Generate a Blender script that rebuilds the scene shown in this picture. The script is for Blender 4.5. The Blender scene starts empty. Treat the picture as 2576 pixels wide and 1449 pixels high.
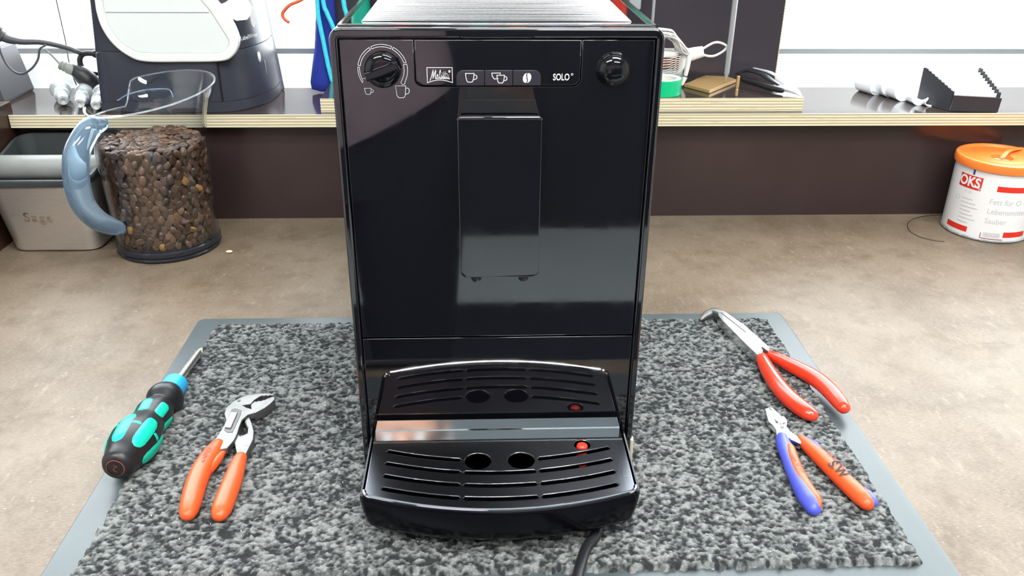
import bpy, bmesh, math, random
import numpy as np
from mathutils import Vector, Matrix, noise

random.seed(7); np.random.seed(7)
SC = bpy.context.scene
COL = SC.collection
PI = math.pi
rad = math.radians

# ------------------------------------------------------------------ camera
cd = bpy.data.cameras.new('camera'); cam = bpy.data.objects.new('camera', cd); COL.objects.link(cam)
cd.sensor_fit = 'HORIZONTAL'; cd.sensor_width = 36.0
cd.lens = 2142.17 * 36.0 / 2576.0
cd.clip_start = 0.01
def cam_axes(p, y, r):
    fwd = Vector((math.sin(y)*math.cos(p), math.cos(y)*math.cos(p), -math.sin(p)))
    right = Vector((math.cos(y), -math.sin(y), 0)); up = right.cross(fwd)
    return math.cos(r)*right + math.sin(r)*up, -math.sin(r)*right + math.cos(r)*up, fwd
a_, b_, c_ = cam_axes(0.45492, 0.04065, 0.00818)
m = Matrix((a_, b_, -c_)).transposed().to_4x4(); m.translation = (-0.01172, -0.51865, 0.41417)
cam.matrix_world = m
SC.camera = cam

# ------------------------------------------------------------------ world, exposure
W = bpy.data.worlds.new('world'); SC.world = W; W.use_nodes = True
bg = W.node_tree.nodes['Background']
bg.inputs[0].default_value = (0.93, 0.97, 1.0, 1); bg.inputs[1].default_value = 4.6
SC.view_settings.view_transform = 'Standard'; SC.view_settings.look = 'None'
SC.view_settings.gamma = 1.0; SC.view_settings.use_curve_mapping = False
SC.view_settings.exposure = 1.05
LAMP_STRENGTH = 17.5
SC.cycles.max_bounces = 8; SC.cycles.transparent_max_bounces = 16; SC.cycles.use_adaptive_sampling = True; SC.cycles.adaptive_threshold = .06; SC.cycles.adaptive_min_samples = 20
SC.cycles.transmission_bounces = 8; SC.cycles.glossy_bounces = 5; SC.cycles.diffuse_bounces = 4
SC.cycles.caustics_refractive = True; SC.cycles.sample_clamp_indirect = 6.0
# daylight entering through the window opening
pl = bpy.data.lights.new('window_portal', 'AREA'); pl.shape = 'RECTANGLE'; pl.size = 3.2; pl.size_y = 1.1
pl.cycles.is_portal = True
po = bpy.data.objects.new('window_portal', pl); COL.objects.link(po)
po.location = (0.3, 0.735, 0.75); po.rotation_euler = (rad(-90), 0, 0)

# ------------------------------------------------------------------ materials
MATS = {}
def mat(name, col, rough=0.5, metal=0.0, ior=1.5, coat=0.0, trans=0.0, emis=None, es=1.0, aniso=0.0,
        var=0.0, vscale=60.0, bump=0.0, bscale=300.0, rvar=0.0):
    if name in MATS: return MATS[name]
    M = bpy.data.materials.new(name); M.use_nodes = True; nt = M.node_tree
    P = nt.nodes['Principled BSDF']
    P.inputs['Base Color'].default_value = (*col, 1); P.inputs['Roughness'].default_value = rough
    P.inputs['Metallic'].default_value = metal; P.inputs['IOR'].default_value = ior
    P.inputs['Coat Weight'].default_value = coat; P.inputs['Transmission Weight'].default_value = trans
    P.inputs['Anisotropic'].default_value = aniso
    if emis: P.inputs['Emission Color'].default_value = (*emis, 1); P.inputs['Emission Strength'].default_value = es
    if var or bump or rvar:
        tc = nt.nodes.new('ShaderNodeTexCoord')
    if var or rvar:
        n = nt.nodes.new('ShaderNodeTexNoise'); n.inputs['Scale'].default_value = vscale; n.inputs['Detail'].default_value = 5
        nt.links.new(tc.outputs['Object'], n.inputs['Vector'])
    if var:
        mx = nt.nodes.new('ShaderNodeMix'); mx.data_type = 'RGBA'
        mx.inputs[6].default_value = (*[c*(1-var) for c in col], 1); mx.inputs[7].default_value = (*[min(1, c*(1+var)) for c in col], 1)
        nt.links.new(n.outputs['Fac'], mx.inputs[0]); nt.links.new(mx.outputs[2], P.inputs['Base Color'])
    if rvar:
        mr = nt.nodes.new('ShaderNodeMapRange'); mr.inputs[1].default_value = .3; mr.inputs[2].default_value = .7
        mr.inputs[3].default_value = max(0, rough-rvar); mr.inputs[4].default_value = rough+rvar
        nt.links.new(n.outputs['Fac'], mr.inputs[0]); nt.links.new(mr.outputs[0], P.inputs['Roughness'])
    if bump:
        n2 = nt.nodes.new('ShaderNodeTexNoise'); n2.inputs['Scale'].default_value = bscale; n2.inputs['Detail'].default_value = 3
        nt.links.new(tc.outputs['Object'], n2.inputs['Vector'])
        b = nt.nodes.new('ShaderNodeBump'); b.inputs['Strength'].default_value = bump; b.inputs['Distance'].default_value = .001
        nt.links.new(n2.outputs['Fac'], b.inputs['Height']); nt.links.new(b.outputs[0], P.inputs['Normal'])
    MATS[name] = M
    return M

def thin_clear(name, tint=(1, 1, 1), ior=1.45, rough=0.03, boost=1.0):
    M = bpy.data.materials.new(name); M.use_nodes = True; nt = M.node_tree; nt.nodes.clear()
    out = nt.nodes.new('ShaderNodeOutputMaterial'); mx = nt.nodes.new('ShaderNodeMixShader')
    tr = nt.nodes.new('ShaderNodeBsdfTransparent'); tr.inputs[0].default_value = (*tint, 1)
    gl = nt.nodes.new('ShaderNodeBsdfGlossy'); gl.inputs['Roughness'].default_value = rough
    lw_ = nt.nodes.new('ShaderNodeLayerWeight'); lw_.inputs[0].default_value = .5
    f0 = ((ior-1)/(ior+1))**2
    pw = nt.nodes.new('ShaderNodeMath'); pw.operation = 'POWER'; pw.inputs[1].default_value = 5.0
    mu = nt.nodes.new('ShaderNodeMath'); mu.operation = 'MULTIPLY_ADD'; mu.inputs[1].default_value = (1-f0)*boost; mu.inputs[2].default_value = f0*boost; mu.use_clamp = True
    nt.links.new(lw_.outputs['Facing'], pw.inputs[0]); nt.links.new(pw.outputs[0], mu.inputs[0]); nt.links.new(mu.outputs[0], mx.inputs[0])
    nt.links.new(tr.outputs[0], mx.inputs[1]); nt.links.new(gl.outputs[0], mx.inputs[2])
    nt.links.new(mx.outputs[0], out.inputs[0]); MATS[name] = M
    return M

class NT:                                     # tiny node-tree helper
    def __init__(s, name):
        s.M = bpy.data.materials.new(name); s.M.use_nodes = True; s.t = s.M.node_tree; s.P = s.t.nodes['Principled BSDF']
        s.tc = s.t.nodes.new('ShaderNodeTexCoord'); MATS[name] = s.M
    def map(s, scale=(1, 1, 1), rot=(0, 0, 0)):
        n = s.t.nodes.new('ShaderNodeMapping'); n.inputs['Scale'].default_value = scale; n.inputs['Rotation'].default_value = rot
        s.t.links.new(s.tc.outputs['Object'], n.inputs[0]); return n.outputs[0]
    def noise(s, vec, scale, detail=4, rough=.5):
        n = s.t.nodes.new('ShaderNodeTexNoise'); n.inputs['Scale'].default_value = scale
        n.inputs['Detail'].default_value = detail; n.inputs['Roughness'].default_value = rough
        s.t.links.new(vec, n.inputs['Vector']); return n.outputs['Fac']
    def ramp(s, fac, stops):
        n = s.t.nodes.new('ShaderNodeValToRGB'); e = n.color_ramp.elements
        while len(e) < len(stops): e.new(.5)
        for el, (p, c) in zip(e, stops):
            el.position = p; el.color = (*c, 1) if len(c) == 3 else c
        s.t.links.new(fac, n.inputs[0]); return n.outputs[0]
    def mix(s, fac, a, b):
        n = s.t.nodes.new('ShaderNodeMix'); n.data_type = 'RGBA'
        for i, v in ((0, fac), (6, a), (7, b)):
            if isinstance(v, (tuple, float, int)): n.inputs[i].default_value = (*v, 1) if isinstance(v, tuple) else v
            else: s.t.links.new(v, n.inputs[i])
        return n.outputs[2]
    def bump(s, h, strength, dist=.001):
        b = s.t.nodes.new('ShaderNodeBump'); b.inputs['Strength'].default_value = strength; b.inputs['Distance'].default_value = dist
        s.t.links.new(h, b.inputs['Height']); s.t.links.new(b.outputs[0], s.P.inputs['Normal'])
    def set(s, **k):
        for n, v in k.items():
            n = n.replace('_', ' ')
            if hasattr(v, 'is_linked') or hasattr(v, 'links'): s.t.links.new(v, s.P.inputs[n])
            else: s.P.inputs[n].default_value = (*v, 1) if isinstance(v, tuple) else v

# worktop: worn brown film-faced plywood
n = NT('worktop_film')
v1 = n.map(); v2 = n.map((1, 3.2, 1))
base = n.ramp(n.noise(v1, 6, 7, .65), [(.32, (.100, .069, .041)), (.5, (.158, .118, .078)), (.68, (.198, .154, .110))])
fine = n.noise(v2, 260, 3, .6)
base = n.mix(n.ramp(fine, [(.38, (0, 0, 0)), (.72, (.6, .6, .6))]), base, (.245, .20, .152))
patch = n.ramp(n.noise(v1, 28, 8, .72), [(.36, (.50, .50, .50)), (.52, (0, 0, 0))])
base = n.mix(patch, base, (.090, .056, .028))
scuff = n.ramp(n.noise(n.map((3, 1, 1), (0, 0, .35)), 34, 7, .75), [(.56, (0, 0, 0)), (.72, (.6, .6, .6))])
base = n.mix(scuff, base, (.30, .25, .19))
spk = n.ramp(n.noise(v2, 190, 1, .4), [(.755, (0, 0, 0)), (.785, (1, 1, 1))])
base = n.mix(spk, base, (.45, .38, .28))
stain = n.ramp(n.noise(v1, 17, 4, .7), [(.60, (0, 0, 0)), (.85, (.55, .55, .55))])
base = n.mix(stain, base, (.040, .022, .012))
n.set(Base_Color=base, Roughness=n.ramp(n.noise(v1, 9, 5, .6), [(.3, (.36,)*3), (.7, (.48,)*3)]), IOR=1.42)
n.bump(fine, .12, .0006)
# dark brown film on the upstand, shelf tops and tool board
def film(name, a, b, rough, ior=1.5):
    n = NT(name); v = n.map()
    n.set(Base_Color=n.ramp(n.noise(v, 4, 3, .5), [(.25, a), (.8, b)]), Roughness=rough, IOR=ior)
    n.bump(n.noise(v, 900, 2), .05, .0003)
    return n.M
film('dark_film', (.030, .0180, .0180), (.050, .0330, .0330), .19)
film('shelf_film', (.034, .024, .021), (.048, .036, .032), .10, 2.2)
film('board_film', (.040, .035, .043), (.052, .046, .056), .25)
film('side_film', (.022, .009, .006), (.05, .022, .013), .35)
# plywood edge with layers
n = NT('plywood_edge')
wv = n.t.nodes.new('ShaderNodeTexWave'); wv.wave_type = 'BANDS'; wv.bands_direction = 'Z'
wv.inputs['Scale'].default_value = 85; wv.inputs['Distortion'].default_value = .6; wv.inputs['Detail'].default_value = 3
n.t.links.new(n.map((.12, .12, 1)), wv.inputs['Vector'])
lay = n.ramp(wv.outputs['Fac'], [(.2, (.46, .39, .24)), (.5, (.68, .62, .43)), (.85, (.80, .75, .56))])
lay = n.mix(n.ramp(n.noise(n.map((1, 1, 9)), 40, 4), [(.55, (0, 0, 0)), (.8, (.6, .6, .6))]), lay, (.45, .36, .20))
n.set(Base_Color=lay, Roughness=.6)
# carpet pile
n = NT('carpet_pile')
at = n.t.nodes.new('ShaderNodeAttribute'); at.attribute_name = 'yarn'
y = n.ramp(at.outputs['Fac'], [(.33, (.030, .032, .034)), (.52, (.122, .130, .128)), (.76, (.265, .278, .272))])
y = n.mix(n.ramp(n.noise(n.map(), 900, 2), [(.4, (0, 0, 0)), (.8, (.5, .5, .5))]), y, (.03, .03, .032))
lint = n.ramp(n.noise(n.map(), 420, 0), [(.865, (0, 0, 0)), (.88, (1, 1, 1))])
y = n.mix(lint, y, (.7, .68, .6))
n.set(Base_Color=y, Roughness=.95); n.P.inputs['Specular IOR Level'].default_value = .15
n.bump(n.noise(n.map(), 1500, 2), .6, .0008)
# brushed steel
n = NT('brushed_steel')
n.set(Base_Color=n.ramp(n.noise(n.map((2, 2, 160)), 30, 4), [(.3, (.66, .63, .59)), (.7, (.84, .81, .77))]), Metallic=.85, Roughness=.36)
n = NT('piano_black')
n.set(Base_Color=(.0035, .0035, .0055), IOR=1.9, Roughness=n.ramp(n.noise(n.map(), 30, 5, .7), [(.35, (.02,)*3), (.75, (.07,)*3)]))
n = NT('tray_steel')                         # dark polished plate with rub scratches
sc1 = n.noise(n.map((900, 60, 60), (0, 0, .9)), 3, 3); sc2 = n.noise(n.map((60, 1300, 60), (0, 0, .45)), 2, 2)
n.set(Base_Color=n.ramp(sc2, [(.66, (.125, .132, .148)), (.80, (.26, .27, .28))]), Metallic=1.0, Roughness=n.ramp(sc1, [(.2, (.21,)*3), (.8, (.27,)*3)]))

K = mat
K('satin_black', (.010, .010, .013), .38); K('groove_black', (.002, .002, .002), .6)
K('button_grey', (.030, .028, .036), .32); K('print_white', (.70, .70, .70), .5); K('print_faint', (.35, .35, .36), .5)
K('chrome', (.82, .84, .86), .06, 1.0); K('cup_steel', (.26, .25, .25), .12, 1.0); K('float_red', (.75, .035, .012), .3)
K('gloss_black', (.004, .004, .006), .08, ior=1.48); K('tray_black', (.003, .003, .005), .16, ior=1.22); K('cable_black', (.012, .013, .015), .42); K('rubber_grey', (.060, .078, .084), .34, var=.12, vscale=40)
K('knock_rubber', (.035, .042, .044), .55, var=.2, vscale=40); K('knock_bar', (.26, .27, .26), .45, var=.25, vscale=30); K('steel_logo', (.80, .78, .76), .2, 1.0)
K('clear_blue', (.55, .78, 1.0), .04, trans=.84, ior=1.42); K('clear_rim', (.86, .94, 1.0), .04, trans=.9, ior=1.42); K('base_dark', (.02, .022, .03), .12)
K('printer_black', (.040, .043, .060), .33, bump=.05, bscale=900); K('printer_ring', (.80, .82, .80), .25); K('printer_silver', (.84, .90, .88), .28, .15)
K('white_plastic', (.84, .85, .86), .3); K('white_gloss', (.86, .88, .90), .12, coat=.3); K('paper', (.85, .85, .84), .7)
K('device_grey', (.055, .055, .062), .45); K('plug_grey', (.25, .26, .24), .5)
K('zinc', (.66, .71, .72), .28, .6, rvar=.1, vscale=80); K('rod_steel', (.50, .51, .53), .34, .55); K('brass', (.58, .38, .16), .42, .5, var=.1, vscale=50); K('brass_print', (.85, .68, .40), .4, .6)
K('blue_cloth', (.010, .030, .30), .75, bump=.4, bscale=900, var=.2, vscale=80); K('cyan_cord', (.05, .66, .80), .55, bump=.8, bscale=700); K('orange_wire', (.80, .12, .05), .4)
K('tape_green', (.0, .52, .22), .3); K('tape_core', (.75, .74, .68), .6); K('net_white', (.72, .71, .68), .55); K('net_brown', (.20, .075, .035), .5); K('net_grey', (.33, .36, .38), .5)
K('can_white', (.84, .84, .85), .22, coat=.4); K('can_red', (.72, .030, .015), .3); K('can_orange', (.95, .22, .035), .35); K('can_print', (.55, .55, .57), .5); K('can_blue', (.03, .06, .25), .5); K('can_dark', (.3, .05, .03), .5)
K('grip_orange', (.80, .095, .018), .36, bump=.05, bscale=1200); K('grip_red', (.78, .045, .015), .22, coat=.3); K('grip_blue', (.075, .095, .62), .38); K('tool_steel', (.21, .21, .205), .45, .85, rvar=.08, vscale=150)
K('bright_steel', (.74, .73, .74), .24, 1.0); K('dark_steel', (.10, .10, .10), .4, .8); K('ink', (.015, .012, .012), .6); K('ink_faint', (.35, .06, .02), .6)
K('drv_black', (.012, .012, .014), .38); K('drv_green', (.0, .56, .38), .42); K('drv_blue', (.02, .42, .85), .4); K('drv_red', (.20, .04, .02), .6)
K('frame_white', (.90, .92, .93), .3); K('gasket_grey', (.30, .33, .34), .5); K('wall_paint', (.60, .60, .59), .8); K('ceiling_paint', (.27, .31, .325), .8); K('floor_vinyl', (.66, .74, .76), .45, var=.1, vscale=3); K('lamp_body', (.7, .7, .7), .4)
K('bin_black', (.030, .030, .036), .4); K('wood_leg', (.4, .3, .2), .6); K('beige', (.62, .57, .44), .5); K('crumb', (.75, .64, .42), .8)
K('lamp_glow', (1, 1, 1), .5, emis=(1, .985, .96), es=LAMP_STRENGTH)
thin_clear('clear_wall', (.97, .98, .99), 1.5, .03, 1.6); thin_clear('window_glass', (.97, .98, .98), 1.45, .01, .6)
BEAN = [K('bean_dark', (.052, .025, .0135), .32, var=.12, vscale=120), K('bean_mid', (.090, .046, .025), .34, var=.12, vscale=120),
        K('bean_light', (.15, .080, .042), .36, var=.12, vscale=120), K('bean_gold', (.36, .19, .055), .42, var=.15, vscale=120)]

# ------------------------------------------------------------------ geometry helpers
def finish(name, me, material, parent=None, smooth=40, kind=None, label=None):
    me.polygons.foreach_set('use_smooth', [bool(smooth)]*len(me.polygons))
    if smooth: me.set_sharp_from_angle(angle=rad(smooth))
    o = bpy.data.objects.new(name, me); COL.objects.link(o)
    if material is not None and not me.materials: me.materials.append(MATS[material] if isinstance(material, str) else material)
    if parent is not None:
        o.parent = parent
        if parent.type == 'EMPTY': o.matrix_parent_inverse = Matrix.Translation(-parent.location)
    if 0 < smooth <= 45 and len(me.polygons) < 6000:
        w = o.modifiers.new('weighted', 'WEIGHTED_NORMAL'); w.keep_sharp = True; w.weight = 100
    if kind: o['kind'] = kind
    if label: o['label'] = label
    return o
def fromdata(verts, faces):
    me = bpy.data.meshes.new('m'); me.from_pydata([tuple(v) for v in verts], [], faces); me.update(); return me
def frombm(bm, recalc=True):
    if recalc: bmesh.ops.recalc_face_normals(bm, faces=bm.faces[:])
    me = bpy.data.meshes.new('m'); bm.to_mesh(me); bm.free(); return me
def tag(o, label, cat, group=None, kind=None):
    o['label'] = label
    if cat: o['category'] = cat
    if group: o['group'] = group
    if kind: o['kind'] = kind
    return o
def thing(name, loc, label, cat, group=None):
    o = bpy.data.objects.new(name, None); COL.objects.link(o); o.location = loc; o.empty_display_size = .02
    return tag(o, label, cat, group)
def merge(*mes):
    bm = bmesh.new()
    for me in mes: bm.from_mesh(me)
    for me in mes: bpy.data.meshes.remove(me)
    out = bpy.data.meshes.new('m'); bm.to_mesh(out); bm.free(); return out
def xf(me, M):
    me.transform(M); return me
def box(x0, x1, y0, y1, z0, z1, bev=0.0, seg=2):
    bm = bmesh.new(); bmesh.ops.create_cube(bm, size=1)
    for v in bm.verts: v.co = ((x0+x1)/2+v.co.x*(x1-x0), (y0+y1)/2+v.co.y*(y1-y0), (z0+z1)/2+v.co.z*(z1-z0))
    if bev: bmesh.ops.bevel(bm, geom=bm.edges[:], offset=bev, segments=seg, affect='EDGES', profile=.5)
    return frombm(bm)
def prism(poly, z0, z1, bev=0.0, seg=2, M=None):
    bm = bmesh.new(); vs = [bm.verts.new((x, y, z0)) for x, y in poly]; f = bm.faces.new(vs)
    r = bmesh.ops.extrude_face_region(bm, geom=[f])
    for v in [g for g in r['geom'] if isinstance(g, bmesh.types.BMVert)]: v.co.z = z1
    bmesh.ops.recalc_face_normals(bm, faces=bm.faces[:])
    if bev:
        es = [e for e in bm.edges if abs(e.verts[0].co.z-e.verts[1].co.z) < 1e-9]
        bmesh.ops.bevel(bm, geom=es, offset=bev, segments=seg, affect='EDGES', profile=.5, clamp_overlap=True)
    bmesh.ops.triangulate(bm, faces=[f for f in bm.faces if len(f.verts) > 4])
    me = frombm(bm)
    return xf(me, M) if M is not None else me
FRONT = Matrix(((1, 0, 0, 0), (0, 0, 1, 0), (0, 1, 0, 0), (0, 0, 0, 1)))      # (x,z,depth along Y): poly (x,z), z0/z1 -> Y
def lathe(prof, seg=32, M=None, cap=True):
    vs, fs = [], []
    for r, z in prof:
        for k in range(seg):
            t = 2*PI*k/seg; vs.append((r*math.cos(t), r*math.sin(t), z))
    for i in range(len(prof)-1):
        for k in range(seg):
            a = i*seg+k; b = i*seg+(k+1) % seg; fs.append((a, b, b+seg, a+seg))
    if cap:
        fs.append(tuple(range(seg))[::-1]); q = (len(prof)-1)*seg; fs.append(tuple(range(q, q+seg)))
    me = fromdata(vs, fs); bm = bmesh.new(); bm.from_mesh(me); bmesh.ops.remove_doubles(bm, verts=bm.verts[:], dist=1e-6)
    bpy.data.meshes.remove(me); me = frombm(bm)
    return xf(me, M) if M is not None else me
def spline(pts, n):                                    # Catmull-Rom through points
    P = [Vector(p) for p in pts]; P = [2*P[0]-P[1]] + P + [2*P[-1]-P[-2]]; out = []
    for i in range(1, len(P)-2):
        for k in range(n):
            t = k/n; a, b, c, d = P[i-1], P[i], P[i+1], P[i+2]
            out.append(.5*((2*b)+(-a+c)*t+(2*a-5*b+4*c-d)*t*t+(-a+3*b-3*c+d)*t**3))
    out.append(P[-2]); return out
def lerp_list(L, n):
    t = np.linspace(0, len(L)-1, n); return np.interp(t, range(len(L)), L)
def tube(pts, rad_, seg=12, closed=False, up=(0, 0, 1), flat=1.0, dome=True):
    """tube along points; rad_ scalar or list; flat scales the radius along `up`"""
    P = [Vector(p) for p in pts]; N = len(P)
    R = [rad_]*N if isinstance(rad_, (int, float)) else list(lerp_list(rad_, N))
    rings = []
    up = Vector(up)
    T = []
    for i in range(N):
        d = (P[(i+1) % N]-P[i-1]) if closed else (P[min(i+1, N-1)]-P[max(i-1, 0)])
        T.append(d.normalized())
    prev = None
    def frame(t):
        nonlocal prev
        if flat != 1.0 or prev is None:
            u = up if abs(up.dot(t)) < .95 else Vector((1, .2, .1))
            s = t.cross(u).normalized()
            if prev is None and flat == 1.0: pass
        else:
            s = (prev-prev.dot(t)*t).normalized()
        prev = s
        return s, s.cross(t).normalized()
    for i in range(N):
        s, w = frame(T[i]); rings.append((P[i], s, w, R[i], T[i]))
    if dome and not closed:
        def cap(ring, sgn):
            p, s, w, r, t = ring
            return [(p+sgn*t*r*math.sin(a), s, w, max(r*math.cos(a), 1e-5), t) for a in (rad(35), rad(62), rad(80))]
        rings = cap(rings[0], -1)[::-1] + rings + cap(rings[-1], 1)
    vs = []
    for p, s, w, r, t in rings:
        for k in range(seg):
            a = 2*PI*k/seg; vs.append(p+s*r*math.cos(a)+w*r*flat*math.sin(a))
    fs = []; n = len(rings)
    for i in range(n if closed else n-1):
        for k in range(seg):
            a = i*seg+k; b = i*seg+(k+1) % seg; j = (i+1) % n
            fs.append((a, b, j*seg+(k+1) % seg, j*seg+k))
    if not closed:
        fs.append(tuple(range(seg))[::-1]); fs.append(tuple(range((n-1)*seg, n*seg)))
    me = fromdata(vs, fs); bm = bmesh.new(); bm.from_mesh(me); bpy.data.meshes.remove(me); return frombm(bm)
def loft(loops, cap0=True, cap1=True, closed=True):
    n = len(loops[0]); vs = [p for L in loops for p in L]; fs = []
    for i in range(len(loops)-1):
        for k in range(n if closed else n-1):
            a = i*n+k; b = i*n+(k+1) % n; fs.append((a, b, b+n, a+n))
    if cap0: fs.append(tuple(range(n))[::-1])
    if cap1: fs.append(tuple(range((len(loops)-1)*n, len(loops)*n)))
    me = fromdata(vs, fs); bm = bmesh.new(); bm.from_mesh(me); bpy.data.meshes.remove(me)
    bmesh.ops.triangulate(bm, faces=[f for f in bm.faces if len(f.verts) > 4]); return frombm(bm)
def plate2d(loops, half, bev, M):
    """flat plate with holes: loops[0] outer, others holes (2-D); thickness 2*half, bevelled"""
    cu = bpy.data.curves.new('c', 'CURVE'); cu.dimensions = '2D'; cu.fill_mode = 'BOTH'
    cu.extrude = max(half-bev, 1e-5); cu.bevel_depth = bev; cu.bevel_resolution = 2; cu.offset = -bev
    for L in loops:
        s = cu.splines.new('POLY'); s.points.add(len(L)-1); s.use_cyclic_u = True
        for p, (x, y) in zip(s.points, L): p.co = (x, y, 0, 1)
    return curve_mesh(cu, M)
def curve_mesh(cu, M):
    o = bpy.data.objects.new('c', cu); COL.objects.link(o)
    me = bpy.data.meshes.new_from_object(o.evaluated_get(bpy.context.evaluated_depsgraph_get()))
    bpy.data.objects.remove(o); bpy.data.curves.remove(cu); me.materials.clear()
    return xf(me, M)
def text_mesh(body, size, M=None, bold=0.0, xs=1.0, shear=0.0, ext=0.0, align='CENTER', space=1.0):
    cu = bpy.data.curves.new('t', 'FONT'); cu.body = body; cu.size = size; cu.align_x = align; cu.align_y = 'CENTER'
    cu.offset = bold; cu.extrude = ext; cu.shear = shear; cu.space_character = space; cu.resolution_u = 4
    S = Matrix.Diagonal((xs, 1, 1, 1))
    return curve_mesh(cu, (M @ S) if M is not None else S)
def ribbon(pts, w, closed=False):
    """flat 2-D ribbon -> list of (x,y) verts and faces"""
    P = [Vector((p[0], p[1])) for p in pts]; N = len(P); vs = []
    for i in range(N):
        a = P[i-1] if (i > 0 or closed) else P[i]; b = P[(i+1) % N] if (i < N-1 or closed) else P[i]
        d1 = (P[i]-a); d2 = (b-P[i])
        d1 = d1.normalized() if d1.length > 0 else d2.normalized(); d2 = d2.normalized() if d2.length > 0 else d1
        t = (d1+d2); t = t.normalized() if t.length > 1e-6 else d1
        nrm = Vector((-t.y, t.x)); k = 1/max(.5, nrm.dot(Vector((-d1.y, d1.x))))
        vs += [P[i]+nrm*w/2*k, P[i]-nrm*w/2*k]
    fs = [(2*i, 2*i+1, 2*((i+1) % N)+1, 2*((i+1) % N)) for i in range(N if closed else N-1)]
    return vs, fs
def strokes(lines, w, fn, closed=False):
    """several ribbons mapped through fn(x,y)->3-D, as one printed mark"""
    V, F = [], []
    for L in lines:
        cl = closed
        if isinstance(L, tuple) and L[0] == 'c': cl, L = True, L[1]
        vs, fs = ribbon(L, w, cl); o = len(V)
        V += [fn(v.x, v.y) for v in vs]; F += [tuple(i+o for i in f) for f in fs]
    return fromdata(V, F)
def arc(cx, cy, r, a0, a1, n=12, ry=None):
    ry = r if ry is None else ry
    return [(cx+r*math.cos(rad(a0+(a1-a0)*k/n)), cy+ry*math.sin(rad(a0+(a1-a0)*k/n))) for k in range(n+1)]
def rrect(x0, x1, y0, y1, r, n=5):
    rs = r if isinstance(r, (list, tuple)) else [r]*4     # bl, br, tr, tl
    out = []
    for (cx, cy, a), q in zip(((x0, y0, 180), (x1, y0, 270), (x1, y1, 0), (x0, y1, 90)), rs):
        if q <= 0: out.append((cx, cy)); continue
        ox = cx+q if cx == x0 else cx-q; oy = cy+q if cy == y0 else cy-q
        out += arc(ox, oy, q, a, a+90, n)
    return out
def axis_matrix(p0, p1, up=(0, 0, 1)):
    """local +Z runs p0->p1"""
    p0, p1 = Vector(p0), Vector(p1); z = (p1-p0).normalized(); u = Vector(up)
    x = u.cross(z)
    x = x.normalized() if x.length > 1e-4 else Vector((1, 0, 0)); y = z.cross(x)
    M = Matrix((x, y, z)).transposed().to_4x4(); M.translation = p0; return M
def smooth01(t):
    t = min(1, max(0, t)); return t*t*(3-2*t)

# ================================================================== THE ROOM
def struct(name, me, material, parent=None, smooth=0):
    o = finish(name, me, material, parent, smooth)
    if parent is None: o['kind'] = 'structure'
    return o
struct('floor', box(-1.9, 2.4, -3.2, .9, -.95, -.9), 'floor_vinyl')
struct('ceiling', box(-1.9, 2.4, -3.2, .9, 1.75, 1.8), 'ceiling_paint')
struct('wall_left', box(-1.95, -1.9, -3.2, .9, -.9, 1.75), 'wall_paint')
struct('wall_right', box(2.4, 2.45, -3.2, .9, -.9, 1.75), 'wall_paint')
struct('wall_front', box(-1.9, 2.4, -3.25, -3.2, -.9, 1.75), 'wall_paint')
wb = merge(box(-1.9, 2.4, .676, .85, -.9, .120), box(-1.9, 2.4, .676, .85, 1.32, 1.75), box(-1.9, -1.32, .676, .85, .120, 1.32), box(1.92, 2.4, .676, .85, .120, 1.32))
struct('wall_back', wb, 'wall_paint')
win = thing('window_1', (.3, .70, .142), 'white window with grey seal behind the shelf', None); win['kind'] = 'structure'
YZX = Matrix(((0, 0, 1, 0), (1, 0, 0, 0), (0, 1, 0, 0), (0, 0, 0, 1)))
finish('window_frame', merge(xf(prism([(.676, .120), (.676, .1425), (.698, .1842), (.78, .1842), (.78, .120)], -1.32, 1.92), YZX), box(-1.32, 1.92, .676, .76, 1.27, 1.32, .003), box(-1.32, -1.26, .676, .76, .189, 1.27, .003), box(1.86, 1.92, .676, .76, .189, 1.27, .003)), 'frame_white', win)
finish('seal', box(-1.26, 1.86, .699, .715, .1838, .1915, .001), 'gasket_grey', win)
finish('glass_pane', box(-1.26, 1.86, .705, .709, .1915, 1.27), 'window_glass', win, 0)
def ceiling_lamp(x, y, sx, sy, label):
    t = thing('ceiling_lamp', (x, y, 1.745), label, 'lamp', 'ceiling lamps')
    finish('lamp_housing', plate2d([rrect(x-sx, x+sx, y-sy, y+sy, .01), rrect(x-sx+.02, x+sx-.02, y-sy+.02, y+sy-.02, .005)], .02, .002, Matrix.Translation((0, 0, 1.73))), 'lamp_body', t)
    finish('diffuser', box(x-sx+.02, x+sx-.02, y-sy+.02, y+sy-.02, 1.722, 1.735), 'lamp_glow', t, 0)
ceiling_lamp(.52, -.46, .60, .16, 'long white ceiling lamp above the right half of the bench')
ceiling_lamp(-.80, -1.05, .60, .16, 'long white ceiling lamp above the left of the bench')
ceiling_lamp(.75, -1.65, .60, .15, 'long white ceiling lamp at the back of the room')

# ================================================================== WORKBENCH AND SHELF
wbn = thing('workbench', (.4, .13, -.9), 'brown worn film-faced workbench with dark upstand board', 'workbench')
finish('worktop', box(-.612, 1.4, -.172, .545, -.030, 0, .001), 'worktop_film', wbn)
finish('upstand_board', box(-.612, 1.4, .545, .563, -.030, .1258), 'dark_film', wbn, 0)
finish('side_board', box(-.612, -.5875, .20, .5445, 0.0002, .156, .0008), 'side_film', wbn)
for x in (-.56, 1.34):
    for y in (-.12, .48):
        finish('leg', box(x-.03, x+.03, y-.03, y+.03, -.9, -.030, .003), 'wood_leg', wbn)
sh = thing('shelf_board', (.4, .6, .126), 'long plywood shelf board with dark top below the window', 'shelf')
finish('board', box(-.70, 1.4, .5315, .6755, .1262, .1420), 'shelf_film', sh, 0)
finish('plywood_edge', box(-.5868, 1.4, .5300, .5315, .1262, .1420, .0003), 'plywood_edge', sh)
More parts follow.
